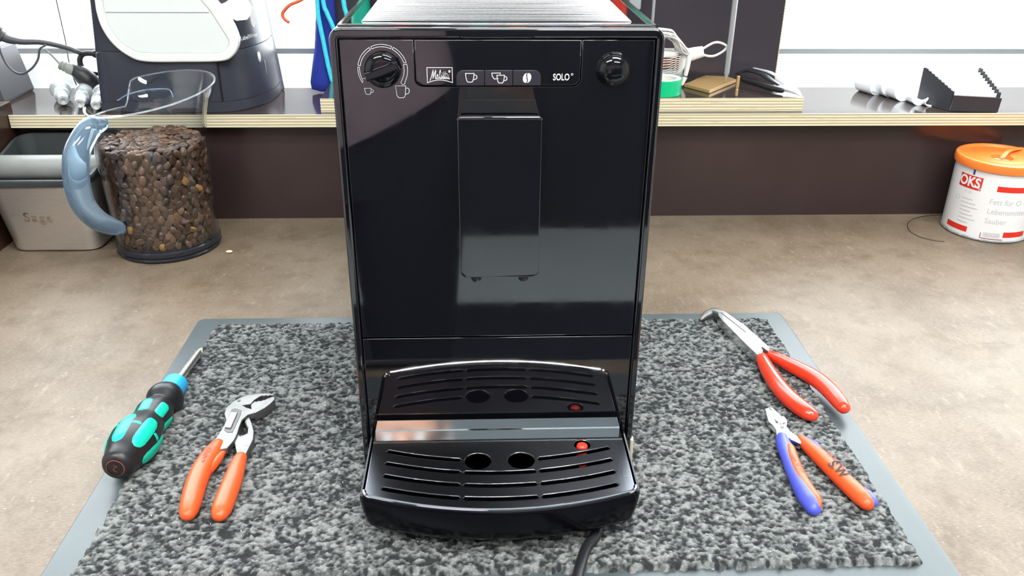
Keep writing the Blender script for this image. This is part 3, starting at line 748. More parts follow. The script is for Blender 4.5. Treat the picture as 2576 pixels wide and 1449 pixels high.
# ================================================================== TOOLS
# --- screwdriver
sd = thing('screwdriver', (-.2785, .08, .003), 'black and green handled screwdriver with blue collar lying on the mat edge', 'screwdriver')
A0, A1 = Vector((-.2788, -.0065, .0218)), Vector((-.2728, .1800, .0120))
SM = axis_matrix(A0, A1, (0, 0, 1)); SL = (A1-A0).length
hprof = [(.0001, -.0030), (.0070, -.0028), (.0102, -.0012), (.0119, .0020), (.0124, .0065), (.0138, .0110), (.0165, .0185), (.0180, .0290), (.0182, .0350), (.0172, .0430), (.0150, .0510), (.0136, .0560), (.0134, .0590), (.0140, .0640), (.0146, .0690), (.0140, .0750), (.0122, .0810), (.0108, .0840),
         (.0108, .0858), (.0132, .0890), (.0150, .0935), (.0147, .0985), (.0124, .1035), (.0108, .1060), (.0090, .1065)]
hs = finish('handle', lathe(hprof, 36, SM), 'drv_black', sd, 45)
finish('collar', lathe([(.0092, .1060), (.0102, .1066), (.0102, .1205), (.0094, .1225), (.0050, .1230), (.0028, .1232)], 28, SM), 'drv_blue', sd, 35)
finish('shaft', lathe([(.0036, .1225), (.0036, SL-.010), (.0034, SL-.008)], 20, SM), 'bright_steel', sd, 40)
def rprof(z):
    for (r0, z0), (r1, z1) in zip(hprof, hprof[1:]):
        if z0 <= z <= z1: return r0+(r1-r0)*(z-z0)/(z1-z0)
    return .01
def inlay(zc, zl, a, aw, off=.00045, lean=0.0):
    V, F = [], []; nz_, na_ = 14, 6
    for i in range(nz_+1):
        u = -1+2*i/nz_; z = zc+zl*u
        wfac = math.sqrt(max(0, 1-max(0, (abs(u)-.55)/.45)**2)) if abs(u) > .55 else 1.0
        wfac = max(wfac, .02)*(1-.12*u)
        for k in range(na_+1):
            t_ = a+lean*u+aw*wfac*(-1+2*k/na_); edge = off if 0 < k < na_ and 0 < i < nz_ else -.0003
            r = rprof(z)+edge; V.append(SM @ Vector((r*math.cos(t_), r*math.sin(t_), z)))
    for i in range(nz_):
        for k in range(na_): q = i*(na_+1)+k; F.append((q, q+1, q+na_+2, q+na_+1))
    me = fromdata(V, F); bm = bmesh.new(); bm.from_mesh(me); bpy.data.meshes.remove(me); return frombm(bm)
for k in range(6):
    a = rad(76+60*k)
    finish('grip_inlay', inlay(.0285, .0180, a, .36), 'drv_green', hs, 60)
    finish('grip_inlay', inlay(.0645, .0085, a+rad(4), .36), 'drv_green', hs, 60)
    finish('inlay_bridge', inlay(.0320, .0016, a+rad(30), .22, .0002), 'drv_green', hs, 60)
tipm = []
for q in range(4):
    t_ = q*PI/2+.4
    c, s = math.cos(t_), math.sin(t_)
    def T(r, w, z): return SM @ Vector((r*c-w*s, r*s+w*c, z))
    tipm.append(loft([[T(0, -.0007, SL-.009), T(.0034, -.0010, SL-.009), T(.0034, .0010, SL-.009), T(0, .0007, SL-.009)], [T(0, -.0004, SL+.001), T(.0008, -.0004, SL+.001), T(.0008, .0004, SL+.001), T(0, .0004, SL+.001)]]))
finish('cross_tip', merge(*tipm), 'beige', sd, 20)
EM = SM @ Matrix.Translation((0, 0, -.0031)) @ Matrix.Rotation(PI, 4, 'Y')
finish('end_mark', merge(xf(fromdata([(.0062*math.cos(t_), .0062*math.sin(t_), 0) for t_ in np.linspace(0, 2*PI, 24, endpoint=False)] + [(.0072*math.cos(t_), .0072*math.sin(t_), -.0004) for t_ in np.linspace(0, 2*PI, 24, endpoint=False)], [(k, (k+1) % 24, 24+(k+1) % 24, 24+k) for k in range(24)]), EM), text_mesh('2', .0075, EM @ Matrix.Translation((0, 0, .0001)) @ Matrix.Rotation(rad(160), 4, 'Z'))), 'drv_red', hs, 0)

def grip(path, z, radii, material, parent, flat=.8, n=6, name='grip', seg=16):
    P = spline([(x, y, zz) for (x, y), zz in zip(path, z)], n)
    return finish(name, tube(P, radii, seg, flat=flat), material, parent, 70)
# --- water pump pliers
MZ = .0068
wp = thing('water_pump_pliers', (-.205, .02, MZ), 'orange handled water pump pliers lying open-jawed on the mat', 'pliers', 'pliers on the mat')
A_ = [(-0.2203, 0.0306), (-0.2187, 0.0341), (-0.2172, 0.0501), (-0.2174, 0.0575), (-0.2214, 0.0671), (-0.2218, 0.0758), (-0.2189, 0.0837), (-0.2148, 0.0896), (-0.2091, 0.0935), (-0.1996, 0.0964), (-0.1905, 0.0957), (-0.1862, 0.0930), (-.1885, .0922), (-.1900, .0932), (-.1918, .0918), (-.1934, .0930), (-.1951, .0914), (-.1966, .0926), (-.1984, .0908), (-0.2016, 0.0862), (-0.2031, 0.0799), (-0.2093, 0.0785), (-0.2058, 0.0754), (-0.1996, 0.0723), (-0.1967, 0.0668), (-0.2016, 0.0647), (-0.2047, 0.0572), (-0.2045, 0.048), (-0.2038, 0.039), (-0.2042, 0.0302), (-0.2067, 0.02), (-0.2114, 0.0184)]
finish('fixed_jaw', prism(A_, MZ+.0042, MZ+.0098, .0008, 2), 'tool_steel', wp, 35)
J_ = [(-0.2029, 0.0793), (-0.2011, 0.0842), (-.1990, .0838), (-.1976, .0852), (-.1958, .0846), (-.1944, .0862), (-.1928, .0862), (-0.1911, 0.0884), (-0.1861, 0.0915), (-0.1847, 0.0868), (-0.1871, 0.0799), (-0.1902, 0.074), (-0.1966, 0.0665), (-0.2003, 0.0704)]
finish('moving_jaw', prism(J_, MZ+.0012, MZ+.0098, .0008, 2), 'tool_steel', wp, 35)
B_ = [(-0.2051, 0.0624), (-0.2026, 0.0676), (-0.1976, 0.058), (-0.1925, 0.045), (-0.1905, 0.0343), (-0.1912, 0.0222), (-0.1921, 0.0089), (-0.1975, 0.0123), (-0.2006, 0.0208), (-0.2048, 0.0312), (-0.2064, 0.0418), (-0.2054, 0.0527)]
BH = [(-0.2043, 0.0601)]
for k in range(8):
    f = k/8; x = -.2043+(.0055*f); yv = .0601-.0113*f; BH += [(x, yv), (x+.0011, yv-.0002)]
BH += [(-0.1970, 0.0419), (-0.2013, 0.0381), (-0.2036, 0.0408), (-0.2046, 0.049)]
finish('slotted_arm', plate2d([B_, BH[1:]], .0034, .0006, Matrix.Translation((0, 0, MZ+.0042))), 'tool_steel', wp, 35)
S_ = [(-0.2167, 0.0728), (-0.2136, 0.0737), (-0.2082, 0.0706), (-0.2074, 0.0648), (-0.2077, 0.04), (-0.212, 0.0401), (-0.2155, 0.0437), (-0.2168, 0.067)]
finish('guide_recess', prism(S_, MZ+.0090, MZ+.0102, .0004, 2), 'dark_steel', wp, 35)
S2 = [(-0.2157, 0.0664), (-0.2101, 0.0655), (-0.2101, 0.0445), (-0.2150, 0.0457)]
finish('slide_button', prism(S2, MZ+.0095, MZ+.0115, .0005, 2), 'bright_steel', wp, 35)
finish('rivet', lathe([(.0014, MZ+.009), (.0014, MZ+.0102), (.0001, MZ+.0104)], 14, Matrix.Translation((-.2140, .0850, 0))), 'dark_steel', wp)
GL = [(-0.2163, 0.0275), (-0.2178, 0.0189), (-0.2191, 0.009), (-0.2199, -0.0023), (-0.2193, -0.0178), (-0.2178, -0.0326), (-0.2163, -0.0440), (-0.2155, -0.0500)]
g1 = grip(GL, [MZ+.0072]*8, [.0055, .0068, .0075, .0078, .0078, .0076, .0070, .0060], 'grip_orange', wp, .85)
grip([(-.2100, .0190), (-.2122, .0100), (-.2150, -.0010), (-.2170, -.0080)], [MZ+.0065]*4, [.0022, .0038, .0042, .0030], 'grip_orange', wp, .9, name='thumb_stop')
GR = [(-0.1952, 0.0118), (-0.1949, 0.0002), (-0.1942, -0.0123), (-0.194, -0.026), (-0.1938, -0.0376), (-0.1936, -0.0470), (-0.1935, -0.0505)]
grip(GR, [MZ+.0066]*7, [.0050, .0062, .0070, .0074, .0074, .0070, .0062], 'grip_orange', wp, .85)
finish('brand_print', text_mesh('KNIPEX', .0058, Matrix.Translation((-.2186, .0075, MZ+.0138)) @ Matrix.Rotation(rad(86), 4, 'Z') @ Matrix.Rotation(rad(-6), 4, 'X'), .0001, 1.0, .2), 'ink_faint', g1, 0)
# --- bent needle-nose pliers
nn = thing('needle_nose_pliers', (.25, .15, MZ), 'red handled bent needle-nose pliers at the mat corner', 'pliers', 'pliers on the mat')
NT_ = [(0.2320, 0.2345), (0.2342, 0.2293), (0.2452, 0.2019), (0.2512, 0.1792), (0.2559, 0.1586), (0.2530, 0.1520), (.2512, .1555), (.2495, .1600), (.2480, .1585), (.2484, .1535), (0.2459, 0.1490), (0.2405, 0.1462), (0.2353, 0.1672), (0.2299, 0.1925), (0.2258, 0.2107), (0.2241, 0.2230), (.2262, .2330)]
finish('jaws', prism(NT_, MZ+.0005, MZ+.0120, .0010, 2), 'bright_steel', nn, 35)
bent = spline([(.2300, .2300, MZ+.0070), (.2245, .2370, MZ+.0068), (.2170, .2365, MZ+.0050), (.2100, .2320, MZ+.0022)], 5)
finish('bent_tip', tube(bent, [.0062, .0056, .0044, .0022], 10), 'tool_steel', nn, 50)
finish('jaw_gap', prism([(.2262, .2335), (.2272, .2335), (.2425, .1880), (.2412, .1870)], MZ+.0100, MZ+.0122), 'dark_steel', nn, 0)
GA = [(0.2462, 0.1500), (0.2454, 0.1415), (0.2449, 0.122), (0.2458, 0.1019), (0.2484, 0.084), (0.2531, 0.0692), (0.2570, 0.0600), (0.2590, 0.0565)]
grip(GA, [MZ+.0070]*8, [.0050, .0062, .0072, .0078, .0080, .0078, .0072, .0062], 'grip_red', nn, .9)
GB = [(0.2546, 0.1560), (0.2596, 0.1480), (0.2674, 0.1355), (0.2768, 0.1205), (0.2840, 0.1062), (0.2880, 0.0915), (0.2902, 0.0760), (0.2908, 0.0680)]
grip(GB, [MZ+.0070, MZ+.0070, MZ+.0072, MZ+.0076, MZ+.0076, MZ+.0072, MZ+.0064, MZ+.006], [.0036, .0056, .0068, .0076, .0078, .0076, .0070, .0060], 'grip_red', nn, .9)
# --- flush cutters
fc = thing('side_cutters', (.24, 0, MZ), 'small side cutters with blue and orange handles on the mat', 'pliers', 'pliers on the mat')
SA = [(0.2228, 0.0640), (0.2266, 0.0656), (0.2276, 0.0600), (0.2280, 0.0523), (0.2315, 0.0533), (0.2355, 0.0525), (0.2359, 0.0463), (0.2327, 0.0385), (0.2335, 0.0319), (0.2400, 0.0200), (0.2360, 0.0150), (0.2302, 0.0213), (0.2296, 0.0234), (0.2207, 0.0258), (0.2228, 0.0344), (0.2223, 0.041), (0.2204, 0.0456), (0.2213, 0.0535)]
finish('cutter_body', prism(SA, MZ+.0030, MZ+.0085, .0007, 2), 'bright_steel', fc, 35)
ST = [(0.2276, 0.0650), (0.2298, 0.0662), (0.2316, 0.0603), (0.2332, 0.0533), (0.2282, 0.0515)]
finish('cutting_jaw', prism(ST, MZ+.0025, MZ+.0082, .0007, 2), 'bright_steel', fc, 35)
finish('pivot', lathe([(.0046, MZ+.007), (.0046, MZ+.0092), (.0040, MZ+.0098), (.0001, MZ+.0099)], 24, Matrix.Translation((.2301, .0462, 0))), 'bright_steel', fc, 35)
finish('stop_slot', prism(rrect(.2272, .2304, .0362, .0386, .0010), MZ+.0080, MZ+.0088, 0, 1), 'dark_steel', fc, 0)
QA = [(0.2252, 0.0262), (0.2235, 0.0157), (0.222, 0.0035), (0.2205, -0.0132), (0.2199, -0.0273), (0.2201, -0.0382), (0.2207, -0.0500), (0.2208, -0.0560)]
RA = [.0050, .0058, .0054, .0056, .0060, .0068, .0068, .0056]
ga = grip(QA, [MZ+.0060]*8, RA, 'grip_blue', fc, .95)
QAi = [(0.2262, 0.0200), (0.2256, 0.0100), (0.2240, -0.0010), (0.2226, -0.0140), (0.2222, -0.0273), (0.2228, -0.0382), (0.2242, -0.0490), (0.2240, -0.0555)]
finish('orange_inlay', tube(spline([(x, y, MZ+.0078) for x, y in QAi], 6), [.0020, .0042, .0046, .0048, .0050, .0052, .0046, .0030], 14, flat=.95), 'grip_orange', ga, 70)
QB = [(0.2396, 0.0237), (0.2428, 0.0142), (0.2466, 0.0018), (0.2502, -0.0121), (0.2536, -0.0255), (0.2570, -0.0375), (0.2596, -0.0470), (0.2606, -0.0520)]
gb = grip(QB, [MZ+.0062]*8, [.0040, .0056, .0064, .0066, .0066, .0068, .0066, .0056], 'grip_orange', fc, .95)
finish('blue_inlay', tube(spline([(.2425, .0225, MZ+.0075), (.2462, .0130, MZ+.0080), (.2495, .0045, MZ+.0075)], 6), [.0022, .0038, .0022], 12), 'grip_blue', gb, 70)
finish('blue_inlay', tube(spline([(.2612, -.0350, MZ+.0070), (.2642, -.0440, MZ+.0070), (.2650, -.0515, MZ+.0066)], 6), [.0018, .0040, .0040], 12), 'grip_blue', gb, 70)
finish('ink_initials', text_mesh('S.W', .0100, Matrix.Translation((.2506, -.0215, MZ+.01255)) @ Matrix.Rotation(rad(-74), 4, 'Z') @ Matrix.Rotation(rad(14), 4, 'X'), .0003, 1.0), 'ink', gb, 0)
finish('size_print', text_mesh('78 03 125', .0050, Matrix.Translation((.2530, -.0115, MZ+.01245)) @ Matrix.Rotation(rad(-74), 4, 'Z') @ Matrix.Rotation(rad(8), 4, 'X')), 'ink_faint', gb, 0)
finish('size_print', text_mesh('max Ø 1,6', .0050, Matrix.Translation((.2234, -.0140, MZ+.0126)) @ Matrix.Rotation(rad(-84), 4, 'Z')), 'ink_faint', ga, 0)
HAIR = [(.6143, .5379), (.5901, .5354), (.5690, .5255), (.5525, .5086), (.5432, .4838), (.5458, .4651), (.5574, .4518), (.5700, .4464)]
cr = finish('crumb', xf(lathe([(.0001, 0), (.0026, .0008), (.0032, .0020), (.0018, .0034), (.0001, .0038)], 9), Matrix.Translation((-.3134, .4310, .0002)) @ Matrix.Diagonal((1.3, .9, .8, 1))), 'crumb')
hr = finish('hair', tube(spline([(x, y, .0006) for x, y in HAIR], 6), .00035, 5), 'ink', None, 60)
tag(hr, 'thin dark hair curled on the worktop beside the grease can', 'hair')
tag(cr, 'small pale crumb on the brown worktop near the pitcher', 'crumb')

# ================================================================== ON THE SHELF
SZ = .1420
# --- label printer
lp = thing('label_printer', (-.38, .61, SZ), 'black label printer with white ring and silver cover on the shelf', 'label printer')
def pr_loop(z):
    k = (z-SZ)/.13; s = .012*k
    base = [(-.4785+s, .551), (-.470+s, .5455), (-.42, .5425), (-.345-.3*s, .5415), (-.325-.5*s, .5440), (-.308-.7*s, .5530), (-.2935-s, .5700), (-.2840-s, .5950), (-.2795-s, .6250), (-.2810-s, .6550), (-.290-s, .670), (-.40, .6735), (-.4785+s, .6735)]
    return [(x, y, z) for x, y in base]
def smooth_loop(L, n=4):
    P = [Vector(p) for p in L]; N = len(P); out = []
    for i in range(N):
        a, b, c, d = P[i-1], P[i], P[(i+1) % N], P[(i+2) % N]
        for k in range(n):
            t = k/n; out.append(.5*((2*b)+(-a+c)*t+(2*a-5*b+4*c-d)*t*t+(-a+3*b-3*c+d)*t**3))
    return out
def shrink(L, f, z):
    cx = sum(p[0] for p in L)/len(L); cy = sum(p[1] for p in L)/len(L)
    return [(cx+(p[0]-cx)*f, cy+(p[1]-cy)*f, z) for p in L]
zs = [SZ+.0003, SZ+.0015, SZ+.011]
loops = [smooth_loop(shrink(pr_loop(SZ), .985, SZ+.0003)), smooth_loop(pr_loop(SZ+.002)), smooth_loop(pr_loop(SZ+.0130))]
finish('base', loft(loops), 'printer_black', lp, 40)
loops = [smooth_loop(shrink(pr_loop(SZ+.0132), .992, SZ+.0132)), smooth_loop(pr_loop(SZ+.0140))]+[smooth_loop(pr_loop(SZ+.0140+k*.025)) for k in range(1, 3)]+[smooth_loop(pr_loop(.2140)), smooth_loop(shrink(pr_loop(.2150), .992, .2150))]
finish('cover', loft(loops), 'printer_black', lp, 40)
loops = [smooth_loop(shrink(pr_loop(.2154), .990, .2154)), smooth_loop(pr_loop(.2164)), smooth_loop(pr_loop(.25)), smooth_loop(pr_loop(.285)), smooth_loop(shrink(pr_loop(.31), .96, .31)), smooth_loop(shrink(pr_loop(.32), .85, .322))]
finish('housing', loft(loops), 'printer_black', lp, 40)
RO = [(-0.4578, 0.3050), (-.459, .290), (-0.4590, 0.2751), (-0.4596, 0.2616), (-0.4568, 0.2434), (-0.4473, 0.225), (-0.4312, 0.2109), (-0.4133, 0.2048), (-.368, .2043), (-0.3228, 0.2053), (-0.3076, 0.2119), (-0.2991, 0.2251), (-0.2992, 0.239), (-0.3061, 0.2574), (-0.3185, 0.2754), (-.330, .292), (-.342, .305), (-.40, .3065)]
RI = [(-0.4478, 0.2980), (-.4495, .288), (-0.4500, 0.2751), (-0.4504, 0.2616), (-0.4475, 0.2435), (-0.4375, 0.2273), (-0.425, 0.2184), (-0.4115, 0.2152), (-.368, .2148), (-0.3238, 0.2152), (-0.3134, 0.2213), (-0.3108, 0.2297), (-0.3174, 0.2436), (-0.3265, 0.2619), (-0.3361, 0.2754), (-.343, .287), (-.351, .298), (-.40, .2990)]
def sm2(L, n=4): return [(p.x, p.y) for p in smooth_loop([(x, y, 0) for x, y in L], n)]
RM = FRONT @ Matrix.Translation((0, 0, .5420))
finish('white_ring', plate2d([sm2(RO), sm2(RI)], .0050, .0020, FRONT @ Matrix.Translation((0, 0, .5425))), 'printer_ring', lp, 40)
ri = sm2(RI); up_ = []; 
cov = finish('silver_cover', plate2d([ri], .0040, .0012, FRONT @ Matrix.Translation((0, 0, .5430))), 'printer_silver', lp, 40)
finish('cover_seam', box(-.4490, -.3290, .5385, .5400, .2619, .2626), 'gasket_grey', cov, 0)
finish('body_seam', box(-.3287, -.3281, .5400, .5440, .1560, .2030), 'groove_black', lp, 0)
def pface(x, z, y0=.5530):                      # on the rounded right end of the printer
    return Vector((x, y0, z))
def on_printer(u, v, off=.0005, zc=.2275, ref=(-.2955, .5800)):
    L = smooth_loop(pr_loop(zc+v), 8); i0 = min(range(len(L)), key=lambda i: (L[i].x-ref[0])**2+(L[i].y-ref[1])**2)
    d = u; i = i0
    while d > 0:
        st_ = (L[(i+1) % len(L)]-L[i]).length
        if d <= st_: break
        d -= st_; i += 1
    while d < 0: i -= 1; d += (L[(i+1) % len(L)]-L[i]).length
    a_, b_ = L[i % len(L)], L[(i+1) % len(L)]; t_ = (b_-a_).normalized(); p_ = a_+t_*d
    return (p_.x+t_.y*off, p_.y-t_.x*off, zc+v)
tm = text_mesh('LabelWriter', .0072, None, .0001, 1.0, 0, 0, 'CENTER')
for v_ in tm.vertices: v_.co = on_printer(v_.co.x, v_.co.y)
finish('lettering', tm, 'print_white', lp, 0)
def printer_frame(u, v):
    p0 = Vector(on_printer(u, v, 0)); p1 = Vector(on_printer(u+.004, v, 0)); x_ = (p1-p0).normalized(); z_ = Vector((x_.y, -x_.x, 0)); y_ = z_.cross(x_)
    M_ = Matrix((x_, y_, z_)).transposed().to_4x4(); M_.translation = p0; return M_
finish('power_button', xf(lathe([(.0034, -.001), (.0034, .0008), (.0028, .0014), (.0001, .0016)], 18), printer_frame(.014, -.0270) @ Matrix.Diagonal((.75, 1.9, 1, 1))), 'white_plastic', lp, 50)
finish('indicator_slot', xf(box(-.0004, .0004, -.011, .011, -.001, .0006), printer_frame(.025, -.044)), 'print_faint', lp, 0)
tongue = []
for (x, y, z, w) in ((-.333, .572, .306, .0220), (-.322, .567, .290, .0230), (-.311, .561, .2750, .0230), (-.303, .5560, .2640, .0210), (-.298, .5540, .2560, .0150), (-.296, .5535, .2510, .0070)):
    tongue.append([(x-w*.75, y-w*.45, z+.002), (x+w*.75, y+w*.75, z+.002), (x+w*.75, y+w*.75, z), (x-w*.75, y-w*.45, z)])
finish('label_strip', loft(tongue), 'paper', lp, 50)
tab = [(.0, .0), (.0055, .001), (.0070, -.008), (.0055, -.018), (.0018, -.023), (-.0015, -.018), (-.0020, -.008)]
finish('release_tab', prism(sm2(tab, 3), 0, .0016, .0004, 2, Matrix.Translation((-.2900, .5740, .2620)) @ Matrix.Rotation(rad(55), 4, 'Z') @ Matrix.Rotation(rad(90), 4, 'X')), 'white_plastic', lp, 40)
# --- grey device at the far end with its ribbed lead
gd = thing('power_unit', (-.66, .62, SZ), 'charcoal grey power unit at the far end of the shelf', 'power unit')
finish('housing', loft([[(-.71, .5865, SZ+.0003), (-.6185, .5865, SZ+.0003), (-.6165, .6600, SZ+.0003), (-.71, .6640, SZ+.0003)], [(-.71, .5855, SZ+.004), (-.6170, .5855, SZ+.004), (-.6150, .6615, SZ+.004), (-.71, .6650, SZ+.004)], [(-.71, .590, .205), (-.6255, .590, .205), (-.6230, .6570, .205), (-.71, .660, .205)], [(-.71, .594, .2085), (-.6290, .594, .2085), (-.6270, .653, .2085), (-.71, .656, .2085)]]), 'device_grey', gd, 25)
arm = spline([(-.628, .600, .300), (-.6190, .600, .262), (-.6155, .600, .240), (-.6080, .602, .2235), (-.590, .605, .2170), (-.565, .610, .2150), (-.5400, .615, .2080), (-.525, .618, .2010)], 6)
finish('lead', tube(arm, [.0085, .0080, .0075, .0060, .0040, .0034, .0032, .0030], 12), 'device_grey', gd, 60)
for k in range(5):
    p = arm[6+3*k]; q = arm[7+3*k]
    finish('strain_rib', xf(lathe([(.0070, -.0012), (.0096-.0005*k, 0), (.0070, .0012)], 14), axis_matrix(p, q)), 'device_grey', gd, 60)
# --- loose leads and plug
pg = thing('cable_plug', (-.535, .612, SZ), 'black cable plug with ribbed grey collar beside the printer', 'plug')
finish('plug_body', tube(spline([(-.5330, .6120, .1800), (-.5250, .6120, .1740), (-.5180, .6120, .1660), (-.5120, .612, .158)], 4), [.0080, .0115, .0125, .0100], 14), 'cable_black', pg, 60)
finish('collar', xf(lathe([(.0056, 0), (.0066, .002), (.0058, .004), (.0068, .006), (.0060, .008), (.0072, .010), (.0072, .018), (.0060, .020)], 16), axis_matrix((-.5490, .6100, .1875), (-.5330, .6110, .1795))), 'plug_grey', pg, 40)
finish('lead', tube(spline([(-.5490, .6100, .1880), (-.5560, .610, .1980), (-.5620, .608, .2060)], 5), .0013, 8), 'plug_grey', pg, 60)
finish('lead', tube(spline([(-.5200, .612, .1720), (-.5110, .620, .1740), (-.5020, .630, .165), (-.4980, .640, .1490), (-.492, .66, .1455)], 6), .0024, 10), 'cable_black', pg, 60)
finish('lead', tube(spline([(-.5160, .6120, .1600), (-.5080, .618, .1560), (-.5020, .626, .1480), (-.497, .655, .1450)], 6), .0022, 10), 'cable_black', pg, 60)
dc = thing('printer_lead', (-.50, .62, SZ), 'black angled lead plugged into the printer side', 'cable')
finish('plug', tube([(-.4700, .622, .1990), (-.4900, .622, .1990), (-.5060, .622, .1985)], [.0060, .0060, .0055], 12), 'cable_black', dc, 60)
finish('lead', tube(spline([(-.5040, .622, .1985), (-.5200, .621, .1990), (-.5270, .620, .1920), (-.5260, .619, .1800), (-.523, .622, .1650), (-.515, .640, .1480)], 6), .0034, 10), 'cable_black', dc, 60)
lw = finish('thin_lead', tube(spline([(-.6140, .600, .2240), (-.6130, .598, .2040), (-.6060, .596, .1860), (-.5930, .595, .1785), (-.5790, .597, .1850), (-.5700, .600, .1960), (-.5660, .602, .2080), (-.5600, .606, .2120)], 6), .0014, 8), 'device_grey', None, 60)
tag(lw, 'thin grey lead looping down in front of the window seal', 'cable')
wl = finish('window_cord', tube(spline([(-.5690, .6720, .46), (-.5655, .6720, .30), (-.5645, .6720, .24), (-.5630, .6690, .1990), (-.560, .660, .185), (-.552, .645, .165), (-.545, .64, .1435)], 6), .0008, 6), 'device_grey', None, 60)
tag(wl, 'thin dark cord hanging down across the window', 'cord')
# --- stepped zinc bolts
def bolt(p0, p1, label, sc=1.0):
    t = thing('stepped_bolt', (p0[0], p0[1], SZ), label, 'bolt', 'zinc stepped bolts on the shelf')
    M = axis_matrix(p0, p1) @ Matrix.Diagonal((sc, sc, sc, 1))
    finish('head', lathe([(.0100, 0), (.0110, .002), (.0110, .008), (.0102, .010), (.0060, .0102)], 24, M), 'zinc', t, 35)
    finish('shank', lathe([(.0056, .008), (.0056, .020), (.0080, .0210), (.0082, .032), (.0064, .034), (.0062, .048), (.0050, .052), (.0026, .0525), (.0024, .0505)], 24, M), 'zinc', t, 35)
bolt((-.5600, .6200, SZ+.0130), (-.5330, .5640, SZ+.0095), 'silver stepped bolt lying leftmost behind the pitcher', 1.15)
bolt((-.5230, .6080, SZ+.0122), (-.5085, .5540, SZ+.0090), 'silver stepped bolt lying between two others behind the pitcher', 1.08)
bolt((-.4960, .5980, SZ+.0122), (-.4850, .5440, SZ+.0090), 'silver stepped bolt lying closest to the label printer', 1.08)
# --- blue pouch with cyan cords hanging on the tool board
bp = thing('blue_pouch', (-.215, .65, .145), 'blue cloth pouch hanging beside the tool board', 'pouch')
cl = []
for z, xa, xb, th in ((.1440, -.2290, -.2160, .003), (.1465, -.2385, -.2050, .006), (.1560, -.2395, -.2000, .0075), (.180, -.2345, -.1990, .0075), (.2000, -.2300, -.1990, .007), (.23, -.2260, -.1990, .006), (.2633, -.2217, -.1985, .005), (.30, -.217, -.198, .005), (.335, -.212, -.198, .005), (.372, -.209, -.199, .004)):
    y = .6480; n_ = 8
    cl.append([(xa+(xb-xa)*k/n_, y-th*math.sin(PI*k/n_)**.6 if 0 < k < n_ else y, z) for k in range(n_+1)]+[(xb-(xb-xa)*k/n_, y+.5*th, z) for k in range(n_+1)])
finish('cloth', loft(cl), 'blue_cloth', bp, 60)
c1 = [(-.2150, .6480, .374), (-.2190, .638, .33), (-.2188, .637, .264), (-.2190, .637, .2443), (-.2156, .637, .2143), (-.2115, .637, .1782), (-.2085, .638, .1600)]
c2 = [(-.2080, .6480, .374), (-.2120, .636, .33), (-.2106, .634, .264), (-.2074, .634, .2493), (-.2016, .634, .2334), (-.1959, .634, .2143), (-.190, .634, .19)]
c3 = [(-.1900, .6560, .374), (-.1860, .638, .33), (-.1848, .636, .2641), (-.1825, .636, .2469), (-.1793, .636, .2294), (-.175, .636, .205)]
for c in (c1, c2, c3): finish('cyan_cord', tube(spline(c, 8), .0030, 10), 'cyan_cord', bp, 60)
ow = finish('orange_hook', tube(spline([(-.205, .652, .30), (-.2200, .630, .2760), (-.2361, .620, .2659), (-.2502, .620, .2601), (-.2590, .620, .2523), (-.2611, .620, .2474), (-.2591, .620, .2426), (-.2549, .620, .2391)], 8), .0022, 10), 'orange_wire', None, 60)
tag(ow, 'curved orange wire end in front of the window', 'wire')
# --- probes hanging from the tool board
def probe(x, y, zt, zb, r, label, tip=True):
    t = thing('steel_probe', (x, y, zb), label, 'rod', 'steel rods on the tool board')
    finish('rod', lathe([(.0003, zb), (r*.9, zb+.011), (r*.92, zb+.0115), (r, zb+.0120), (r*1.12, zt)] if tip else [(r, zb), (r, zt)], 18, Matrix.Translation((x, y, 0))), 'rod_steel', t, 35)
    finish('handle', lathe([(r*1.6, zt), (r*2.4, zt+.004), (r*2.6, zt+.03), (r*2.2, zt+.05), (r*.5, zt+.052)], 18, Matrix.Translation((x, y, 0))), 'drv_black', t, 35)
    finish('hanger', box(x-.004, x+.004, y-.006, .6610, zt-.010, zt, .001), 'dark_steel', t)
probe(.3140, .6000, .345, .1664, .0034, 'thick steel rod with pointed tip above the brass plate')
probe(.2165, .6300, .345, .1700, .0020, 'thin steel rod hanging near the machine corner', False)
for x, mname, cname in ((-.165, 'drv_green', 'green'), (-.115, 'grip_red', 'red'), (-.062, 'white_plastic', 'white'), (-.012, 'drv_green', 'short green'), (.040, 'can_orange', 'orange'), (.090, 'grip_blue', 'blue'), (.140, 'white_plastic', 'pale'), (.172, 'grip_red', 'dark red')):
    t = thing('hanging_screwdriver', (x, .645, .30), cname+' handled screwdriver hanging high on the tool board', 'screwdriver', 'screwdrivers hanging on the tool board')
    finish('handle', lathe([(.006, .372), (.009, .380), (.0125, .40), (.0135, .43), (.0110, .455), (.0120, .468), (.0080, .474), (.0001, .475)], 18, Matrix.Translation((x, .645, 0))), mname, t, 50)
    finish('shaft', lathe([(.0026, .300), (.0026, .374)], 10, Matrix.Translation((x, .645, 0))), 'rod_steel', t, 50)
    finish('hook', box(x-.003, x+.003, .650, .6608, .376, .384, .001), 'dark_steel', t)
gt = finish('grey_clip', box(.1860, .2020, .6400, .6605, .2520, .33, .002), 'net_grey')
tag(gt, 'grey block fixed to the tool board behind the machine', 'clip')
